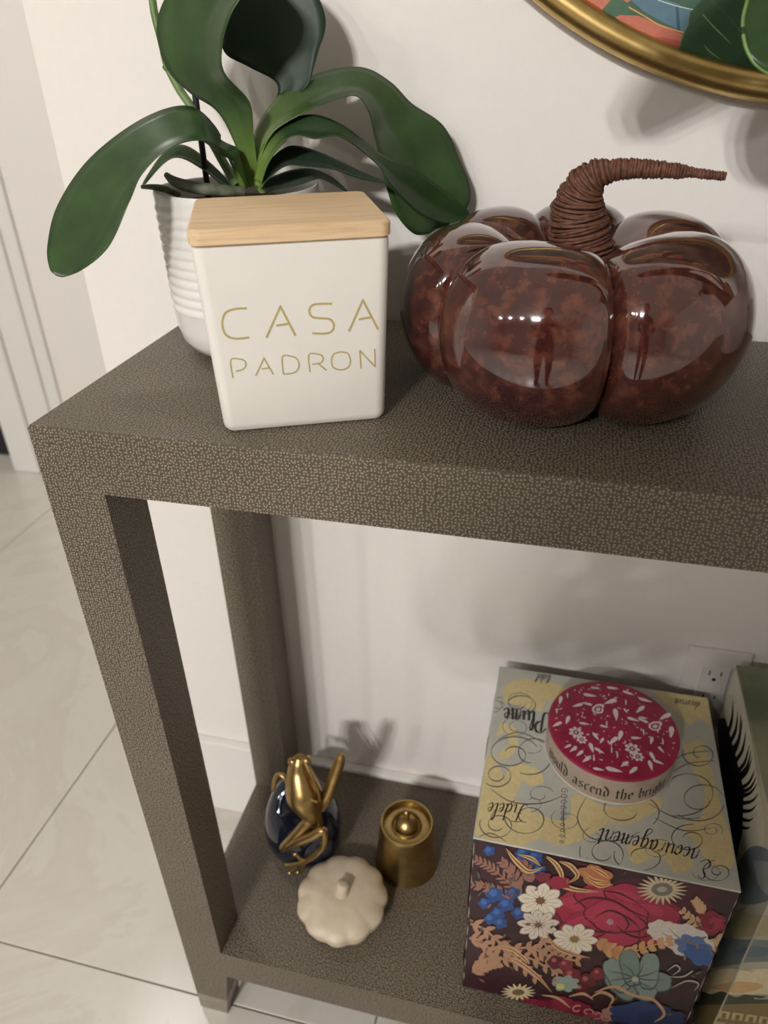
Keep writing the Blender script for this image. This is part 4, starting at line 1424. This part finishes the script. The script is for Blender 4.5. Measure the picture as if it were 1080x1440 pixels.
for ch in 'would ascend the bright':
    st, adv = GOTH[ch]
    for s in st:
        gp.nib([(x + a * SZ, 0.0085 + b_ * SZ) for a, b_ in s], 0.0021, math.radians(38), (52, 46, 44), 1)
    x += (adv + 0.06) * SZ
gp.build('lettering', tb)

# printed flowers on the lid, in metres around the tin's centre
def lidmap(u, v):
    return TC + Vector((u, v, TH))


lp = Print(lidmap, (0, 0, 1), base=1e-4, eps=4e-6)
WHT, GRY = (222, 208, 204), (96, 60, 70)
random.seed(5)


def lshape(pts, cx, cy, ang, sc, col):
    lp.poly([(cx + sc * (a * math.cos(ang) - b_ * math.sin(ang)), cy + sc * (a * math.sin(ang) + b_ * math.cos(ang))) for a, b_ in pts], col)


DROP = [(math.cos(t) * 1.0, math.sin(t) * 0.42 * math.sin(t / 2) ** 1.2) for t in [2 * PI * i / 16 for i in range(16)]]
PAIS = [(1.1, .35), (.8, .65), (.2, .75), (-.5, .5), (-.8, 0), (-.5, -.5), (.1, -.65), (.5, -.4), (.6, -.1), (.9, .1)]


def flw(cx, cy, r, n=7):
    for k in range(n):
        a = 2 * PI * k / n
        lshape([(math.cos(t) * .5, math.sin(t) * .38) for t in [2 * PI * i / 8 for i in range(8)]], cx + r * .7 * math.cos(a), cy + r * .7 * math.sin(a), a, r * .75, WHT)
    lshape([(math.cos(t), math.sin(t)) for t in [2 * PI * i / 10 for i in range(10)]], cx, cy, 0, r * .42, (140, 30, 60))
    lshape([(math.cos(t), math.sin(t)) for t in [2 * PI * i / 8 for i in range(8)]], cx, cy, 0, r * .2, WHT)


def lid_px(u, v):
    P = pz(u, v, TC.z + TH)
    return P.x - TC.x, P.y - TC.y


for (u, v, r) in ((810, 1030, 8), (818, 1040, 6), (889, 1053, 8), (897, 1064, 6.5)):
    flw(*lid_px(u, v), r * 0.0009)
for (u, v, a, s_) in ((841, 998, .6, 13), (921, 1022, .4, 13)):
    cx, cy = lid_px(u, v)
    lshape(PAIS, cx, cy, a, s_ * .0007, WHT)
    lshape(PAIS, cx, cy, a, s_ * .00046, (150, 40, 70))
    lshape(PAIS, cx, cy, a, s_ * .00026, WHT)
    lshape(DROP, cx - .012, cy + .006, a + 2.4, .006, WHT)
for (u, v, a, s_) in ((788, 985, 1.9, 7), (812, 992, 2.8, 7), (798, 1013, 2.0, 7), (783, 1019, 2.6, 7), (830, 978, .2, 8), (858, 987, 2.7, 9), (866, 1005, 1.7, 9), (891, 1012, .4, 7), (862, 1042, 2.4, 8), (872, 1035, 2.0, 8), (895, 1038, 0, 6),
                        (832, 1052, 1.5, 7), (843, 1056, .7, 6), (838, 1036, 1.2, 6), (846, 1042, 2.2, 5), (918, 1065, 1.4, 7), (926, 1072, .5, 6), (915, 1077, 1.6, 7), (934, 1084, 1, 6), (864, 1083, .3, 9), (842, 1082, .2, 6), (944, 1030, 1.9, 9),
                        (935, 1008, 2.6, 9), (900, 998, 2.4, 8), (908, 985, .4, 8), (884, 975, .5, 7), (862, 968, .2, 7), (838, 968, .2, 6), (815, 1060, 2.4, 6), (825, 1068, 2.5, 7), (806, 1054, 2.4, 6), (798, 1050, 2.6, 5), (878, 1075, 2.5, 6), (890, 1084, 2.4, 7),
                        (902, 1092, 1.2, 6), (850, 1022, .3, 5), (822, 1018, .2, 6), (916, 1042, 2.0, 6), (880, 1000, 1.2, 4), (905, 1010, .2, 5), (770, 1030, 1.3, 5), (930, 1055, 1.1, 5)):
    cx, cy = lid_px(u, v)
    if math.hypot(cx, cy) < TR - 0.005:
        lshape(DROP, cx, cy, -a + .2, s_ * .00095, WHT)
for (u, v) in ((798, 978), (783, 1000), (853, 1018), (880, 988), (932, 1043), (778, 1030), (860, 1055), (835, 1066), (905, 1030), (868, 1062)):
    cx, cy = lid_px(u, v)
    if math.hypot(cx, cy) < TR - 0.005:
        for k in range(4):
            lshape(DROP, cx + .002 * math.cos(k * 1.57), cy + .002 * math.sin(k * 1.57), k * 1.57, .0026, WHT if k % 2 else GRY)
for k in range(130):
    a, r = random.uniform(0, 6.28), (TR - .005) * math.sqrt(random.random())
    lshape(DROP, r * math.cos(a), r * math.sin(a), random.uniform(0, 6.28), random.uniform(.0009, .0024), WHT)
lp.build('flower_print', tl_)

# ------------------------------------------------------------------ second box at the right
SX0, SX1, SY0, SY1, SZ1 = 0.6005, 0.850, 0.020, 0.272, 0.4945
sb = thing('landscape_box', ((SX0 + SX1) / 2, (SY0 + SY1) / 2, ZS), 'tall box with painted cloudy landscape and a black feather', 'box')
M['watercolor'] = noisy('watercolour', lin((146, 148, 132)), lin((196, 188, 164)), 9, 0.45, lo=0.3, hi=0.7, detail=8)
M['wash_green'] = noisy('green_wash', lin((92, 104, 78)), lin((150, 150, 126)), 12, 0.45, detail=8)
hx, hy, hz = (SX1 - SX0) / 2, (SY1 - SY0) / 2, SZ1 - ZS
sbb = MB().box(-hx, hx, -hy, hy, 0, hz - .002).build('body', 'watercolor', sb, bevel=0.001, seg=2)
MB().box(-hx, hx, -hy, hy, hz - .002, hz).build('lid_panel', 'wash_green', sb, bevel=0.0008, seg=2)
C_ = [pix((SX0, SY0 + .001, SZ1 - .004)), pix((SX0, SY1 - .001, SZ1 - .004)), pix((SX0, SY1 - .001, ZS + .001)), pix((SX0, SY0 + .001, ZS + .001))]
sp_ = Print(plane_map((SX0, 0, 0), (-1, 0, 0)), (-1, 0, 0), clip=[(c[0], c[1]) for c in C_], eps=4e-6, base=1e-4)
C_ = [pix((SX0 + .001, SY0, SZ1 - .004)), pix((SX1 - .001, SY0, SZ1 - .004)), pix((SX1 - .001, SY0, ZS + .001)), pix((SX0 + .001, SY0, ZS + .001))]
sf_ = Print(plane_map((0, SY0, 0), (0, -1, 0)), (0, -1, 0), clip=[(c[0], c[1]) for c in C_], eps=4e-6, base=1e-4)
SCN = [([(1020, 950), (1040, 950), (1060, 1060), (1075, 1180), (1050, 1230), (1020, 1100)], (206, 202, 182)),
       ([(1030, 1230), (1050, 1196), (1070, 1190), (1096, 1210), (1110, 1250), (1060, 1272), (1030, 1262)], (116, 126, 130)),
       ([(1060, 1210), (1090, 1215), (1120, 1240), (1100, 1262), (1070, 1250)], (150, 152, 148)),
       ([(1010, 1292), (1050, 1276), (1100, 1288), (1620, 1280), (1620, 1312), (1100, 1316), (1050, 1318), (1000, 1316)], (156, 148, 112)),
       ([(1000, 1326), (1040, 1314), (1080, 1322), (1620, 1318), (1620, 1350), (1100, 1352), (1040, 1356), (985, 1360)], (112, 122, 118)),
       ([(1030, 1338), (1060, 1330), (1090, 1338), (1060, 1346)], (92, 106, 118)),
       ([(985, 1372), (1020, 1362), (1060, 1366), (1110, 1362), (1620, 1370), (1620, 1396), (1040, 1398), (978, 1398)], (214, 200, 164)),
       ([(995, 1388), (1040, 1380), (1075, 1386), (1040, 1397)], (202, 168, 116)),
       ([(970, 1400), (985, 1394), (1000, 1398), (1016, 1394), (1034, 1402), (1050, 1398), (1068, 1404), (1084, 1400), (1100, 1406), (1620, 1404), (1620, 1420), (970, 1420)], (70, 70, 54)),
       ([(960, 1414), (1620, 1414), (1620, 1560), (940, 1560)], (128, 112, 74))]
for pr_ in (sp_, sf_):
    for pts, c in SCN:
        Q = crom([(a, b_) for a, b_ in pts + [pts[0]]], 4)
        pr_.poly([(float(q[0]), float(q[1])) for q in Q[:-1]], c)
    for r_i in range(3):
        for k in range(24):
            x, y = 1012 + k * 19 - r_i * 6, 1421 + k * 2.6 + r_i * 15
            pr_.poly([(x, y), (x + 15, y + 2), (x + 12, y + 12), (x - 3, y + 10)], (188, 172, 124))
            pr_.poly([(x + 4, y + 3), (x + 10, y + 4), (x + 8, y + 11), (x + 2, y + 10)], (120, 104, 70))
sf_.build('landscape_print', sbb)
BLK = (16, 15, 16)
sp_.poly([(1008, 1010), (1020, 1010), (1034, 1060), (1046, 1110), (1044, 1170), (1030, 1230), (1026, 1240), (1018, 1160)], BLK)
for (x0, y0, x1, y1) in ((1018, 1040, 1031, 984), (1022, 1050, 1038, 1000), (1026, 1060, 1044, 1012), (1030, 1075, 1049, 1030), (1032, 1090, 1054, 1048), (1034, 1100, 1058, 1064), (1036, 1112, 1062, 1082), (1036, 1122, 1066, 1100),
                         (1038, 1130, 1067, 1116), (1038, 1140, 1064, 1132), (1036, 1150, 1060, 1150), (1034, 1160, 1056, 1162), (1030, 1062, 1042, 1004), (1036, 1094, 1056, 1056), (1038, 1116, 1064, 1092)):
    sp_.stroke([(x0, y0), ((x0 + x1) / 2 + 4, (y0 + y1) / 2 + 4), (x1, y1)], [7, 4, .5], BLK)
sp_.build('feather_print', sbb)

# ------------------------------------------------------------------ second plant, mostly beyond the right edge
P2 = Vector((0.665, 0.150, H))
o2 = thing('potted_plant', P2, 'potted plant with broad dark pale-edged leaves before the round picture', 'plant')
MB().lathe([(0.035, 0.0), (0.05, 0.001), (0.058, 0.01), (0.064, 0.09), (0.066, 0.12), (0.064, 0.1205), (0.062, 0.118), (0.060, 0.10)], 64).build('pot', 'pot', o2, smooth=True, angle=45)
MB().lathe([(0.0605, 0.100), (0.0605, 0.104), (0.03, 0.108), (0.0005, 0.109)], 40).build('potting_mix', 'bark', o2, smooth=True)
M['leaf_edge'] = noisy('leaf_rim', lin((92, 128, 60)), lin((116, 150, 80)), 60, 0.4)


def leaf3(path, w, parent, m='leaf', rim=False):
    Q = crom(path, 8)
    n = len(Q)
    rows = []
    rimL, rimR = [], []
    for i, q in enumerate(Q):
        t = Vector(Q[min(i + 1, n - 1)]) - Vector(Q[max(i - 1, 0)])
        t.normalize()
        sd = t.cross(Vector((0, -0.75, 0.65))).normalized()
        nn = sd.cross(t).normalized()
        f = i / (n - 1)
        ww = w * (0.18 + 0.82 * math.sin(PI * min(1, 0.12 + f * 0.88)) ** 0.65) if f < 0.999 else w * 0.02
        c = Vector(q)
        row = [c + sd * ww * s_ + nn * (abs(s_) * ww * 0.18) for s_ in (-1, -.5, 0, .5, 1)]
        row += [p_ - nn * 0.0012 for p_ in row[::-1]]
        rows.append([p_ - Vector(parent.location) for p_ in row])
        rimL.append(rows[-1][0]); rimR.append(rows[-1][4])
    o = MB().grid(rows, closed=True).build('leaf', m, parent, smooth=True, angle=0)
    if rim:
        MB().tube(rimL, 0.0009, 6).tube(rimR, 0.0009, 6).build('leaf_edge', 'leaf_edge', o, smooth=True)
    return o


c0 = P2 + Vector((0, 0, 0.105))
def off(a, b_, c): return tuple(c0 + Vector((a, b_, c)))
cu, cv, _z = pix(c0)
VL = [((cu - 2, cv - 4, .15), (cu + 3, cv + 4, .15)), ((cu - 22, 150, .147), (cu - 8, 175, .14)), ((1180, 40, .143), (1190, 130, .13)), ((1140, -40, .14), (1155, 118, .12)),
      ((1096, -52, .135), (1104, 112, .12)), ((1062, -26, .13), (1068, 95, .12)), ((1047, 16, .126), (1051, 72, .122)), ((1044.5, 38, .124), (1045, 48, .123))]
vl = leaf(VL, 'leaf', o2, fold=0.05, base=0.1)
for sd_ in (0, 1):
    Q = crom([tuple(rel(py(*st[sd_]), o2)) for st in VL], 9)
    MB().tube(Q, 0.0010, 8).build('leaf_edge', 'leaf_edge', vl, smooth=True)
leaf3([tuple(c0), off(-.02, -.03, .09), off(-.07, -.055, .175), (.52, .075, 1.205), (.44, .055, 1.195), (.385, .045, 1.165), (.352, .04, 1.14)], 0.034, o2, rim=True)
leaf3([tuple(c0), off(.02, -.03, .07), off(.03, -.06, .15), off(.05, -.10, .19), off(.08, -.14, .18)], 0.04, o2, rim=True)
leaf3([tuple(c0), off(.0, .0, .09), off(-.02, .0, .18), off(-.05, -.02, .26), off(-.10, -.05, .30), off(-.15, -.07, .29)], 0.042, o2, rim=True)
leaf3([tuple(c0), off(.04, .02, .06), off(.10, .03, .10), off(.16, .03, .09), off(.2, .02, .05)], 0.04, o2, rim=True)

# ------------------------------------------------------------------ the photographer (mirrored in the pumpkin, shadow on the wall)
M['shirt'] = noisy('dark_shirt', lin((40, 38, 40)), lin((50, 47, 48)), 60, 0.85)
M['trousers'] = noisy('dark_trousers', lin((30, 32, 40)), lin((38, 40, 48)), 60, 0.85)
M['skin'] = noisy('skin_tone', lin((190, 150, 126)), lin((198, 158, 134)), 60, 0.5)
M['hair'] = noisy('dark_hair', lin((34, 26, 22)), lin((46, 36, 30)), 80, 0.6)
M['shoe'] = noisy('dark_shoe', lin((28, 26, 26)), lin((36, 34, 34)), 60, 0.5)
PX, PY = 0.38, -0.90
PHC = CAM - FWD * 0.013 - UP * 0.052 + RGT * 0.018
LH = PHC - RGT * 0.045 - UP * 0.025 - FWD * 0.012
RH = PHC + RGT * 0.045 - UP * 0.035 - FWD * 0.012
J = {'pelvis': ((PX, PY, 0.93), .125), 'spine': ((PX, PY + .01, 1.08), .115), 'chest': ((PX, PY + .01, 1.24), .13), 'collar': ((PX, PY + .02, 1.36), .085),
     'neck': ((PX, PY + .04, 1.43), .05), 'jaw': ((PX, PY + .07, 1.49), .062), 'head': ((PX, PY + .075, 1.57), .085), 'crown': ((PX, PY + .06, 1.645), .06)}
E_ = [('pelvis', 'spine'), ('spine', 'chest'), ('chest', 'collar'), ('collar', 'neck'), ('neck', 'jaw'), ('jaw', 'head'), ('head', 'crown')]
for sd, s_, hd in (('l', -1, LH), ('r', 1, RH)):
    J['sh' + sd] = ((PX + s_ * .17, PY + .01, 1.335), .058)
    J['el' + sd] = ((PX + s_ * .235, PY + .10, 1.12), .043)
    wr_ = hd - FWD * 0.055 - UP * 0.03 + RGT * (0.012 * s_)
    J['wr' + sd] = (tuple(wr_), .027)
    J['pa' + sd] = (tuple(hd - FWD * 0.012 - UP * 0.006), .026)
    E_ += [('collar', 'sh' + sd), ('sh' + sd, 'el' + sd), ('el' + sd, 'wr' + sd), ('wr' + sd, 'pa' + sd)]
    for k in range(4):
        b0 = hd + UP * (0.024 - 0.016 * k) + RGT * (s_ * 0.006)
        ln = (0.9, 1.0, 0.95, 0.8)[k]
        J['f%d%s' % (k, sd)] = (tuple(b0), .0085)
        J['g%d%s' % (k, sd)] = (tuple(b0 + FWD * 0.012 * ln - RGT * (s_ * 0.004)), .008)
        J['t%d%s' % (k, sd)] = (tuple(b0 + FWD * 0.015 * ln - RGT * (s_ * 0.024 * ln)), .0068)
        E_ += [('pa' + sd, 'f%d%s' % (k, sd)), ('f%d%s' % (k, sd), 'g%d%s' % (k, sd)), ('g%d%s' % (k, sd), 't%d%s' % (k, sd))]
    th = hd - FWD * 0.016 - UP * 0.012
    J['th' + sd] = (tuple(th - RGT * (s_ * 0.016) + UP * 0.012), .0095)
    J['tt' + sd] = (tuple(th - RGT * (s_ * 0.034) + UP * 0.026), .0080)
    E_ += [('pa' + sd, 'th' + sd), ('th' + sd, 'tt' + sd)]
    J['hip' + sd] = ((PX + s_ * .085, PY, 0.86), .092)
    J['kn' + sd] = ((PX + s_ * .095, PY + .02, 0.48), .062)
    J['an' + sd] = ((PX + s_ * .10, PY - .01, 0.085), .042)
    J['ft' + sd] = ((PX + s_ * .105, PY + .10, 0.040), .038)
    J['to' + sd] = ((PX + s_ * .11, PY + .16, 0.032), .030)
    E_ += [('pelvis', 'hip' + sd), ('hip' + sd, 'kn' + sd), ('kn' + sd, 'an' + sd), ('an' + sd, 'ft' + sd), ('ft' + sd, 'to' + sd)]
names = list(J)
base = Vector((PX, PY, 0))
me = bpy.data.meshes.new('skeleton')
me.from_pydata([tuple(Vector(J[k][0]) - base) for k in names], [(names.index(a), names.index(b_)) for a, b_ in E_], [])
tmp = bpy.data.objects.new('skeleton', me)
COL.objects.link(tmp)
tmp.modifiers.new('skin', 'SKIN')
for i, k in enumerate(names):
    r = J[k][1]
    me.skin_vertices[0].data[i].radius = (r, r) if k not in ('chest', 'spine', 'pelvis') else (r * 1.2, r * 0.82)
    me.skin_vertices[0].data[i].use_root = (k == 'pelvis')
tmp.modifiers.new('sub', 'SUBSURF').levels = 2
dg = bpy.context.evaluated_depsgraph_get()
bme = bpy.data.meshes.new_from_object(tmp.evaluated_get(dg))
bpy.data.objects.remove(tmp)
bme.name = 'person'
bme.materials.clear()
for k in ('shirt', 'trousers', 'skin', 'shoe'):
    bme.materials.append(M[k])
wl, wrr = Vector(J['wrl'][0]) - base, Vector(J['wrr'][0]) - base
zmin = min(v.co.z for v in bme.vertices)
for v in bme.vertices:
    v.co.z -= zmin
for pl in bme.polygons:
    c = pl.center
    if c.z < 0.075:
        pl.material_index = 3
    elif c.z < 0.95 and c.y < 0.25:
        pl.material_index = 1
    elif c.z > 1.405 or c.y > wl.y - 0.015:
        pl.material_index = 2
    else:
        pl.material_index = 0
    pl.use_smooth = True
person = bpy.data.objects.new('person', bme)
COL.objects.link(person)
person.location = base
tag(person, 'standing person in dark clothes holding up a phone, mirrored in the glossy pumpkin', 'person')
hr = MB()
rows = []
hc = Vector(J['head'][0]) - base - Vector((0, 0, zmin))
for i in range(15):
    ph = PI / 2 - 0.68 * PI * i / 14
    row = []
    for k in range(28):
        a = 2 * PI * k / 28
        front = max(0.0, math.sin(a))
        p2 = ph if i < 5 else ph + front * 0.11 * (i - 4)
        row.append(hc + Vector((0.092 * math.cos(p2) * math.cos(a), -0.008 + 0.104 * math.cos(p2) * math.sin(a), 0.012 + 0.112 * math.sin(p2))))
    rows.append(row)
MB().grid(rows, closed=True).build('hair', 'hair', person, smooth=True, angle=0)
nb = hc + Vector((0, 0.092, -0.02))
MB().ball(nb, (0.013, 0.018, 0.022)).build('nose', 'skin', person, smooth=True)
for s_ in (-1, 1):
    MB().ball(hc + Vector((s_ * 0.032, 0.080, 0.006)), (0.012, 0.008, 0.008)).build('eye', 'hair', person, smooth=True)
    MB().ball(hc + Vector((s_ * 0.088, -0.002, -0.012)), (0.010, 0.020, 0.030)).build('ear', 'skin', person, smooth=True)
MB().ball(hc + Vector((0, 0.080, -0.062)), (0.024, 0.010, 0.006)).build('mouth', 'skin', person, smooth=True)

M['phone_glass'] = noisy('phone_glass', lin((26, 26, 30)), lin((32, 32, 36)), 40, 0.15)
ph_ = thing('phone', PHC, 'dark slab phone held up in both hands by the person', 'phone')
def obox(c, sx, sy, sz):
    mb = MB().box(-sx / 2, sx / 2, -sy / 2, sy / 2, -sz / 2, sz / 2)
    mb.v = [tuple(c + RGT * q[0] + UP * q[1] + FWD * q[2]) for q in mb.v]
    return mb
obox(Vector((0, 0, 0)), 0.072, 0.150, 0.008).build('phone_body', 'phone_glass', ph_, bevel=0.003, seg=2)
cb = obox(Vector((0, 0, 0)) + RGT * -0.016 + UP * 0.053 + FWD * 0.0048, 0.034, 0.034, 0.0016).build('camera_bump', 'phone_glass', ph_, bevel=0.0006, seg=1)
for dx_, dy_ in ((-0.008, 0.008), (-0.008, -0.008), (0.009, 0.0)):
    c = RGT * (-0.016 + dx_) + UP * (0.053 + dy_) + FWD * 0.0056
    MB().tube([c, c + FWD * 0.0012], 0.0060, 18).build('lens', 'stake', cb)
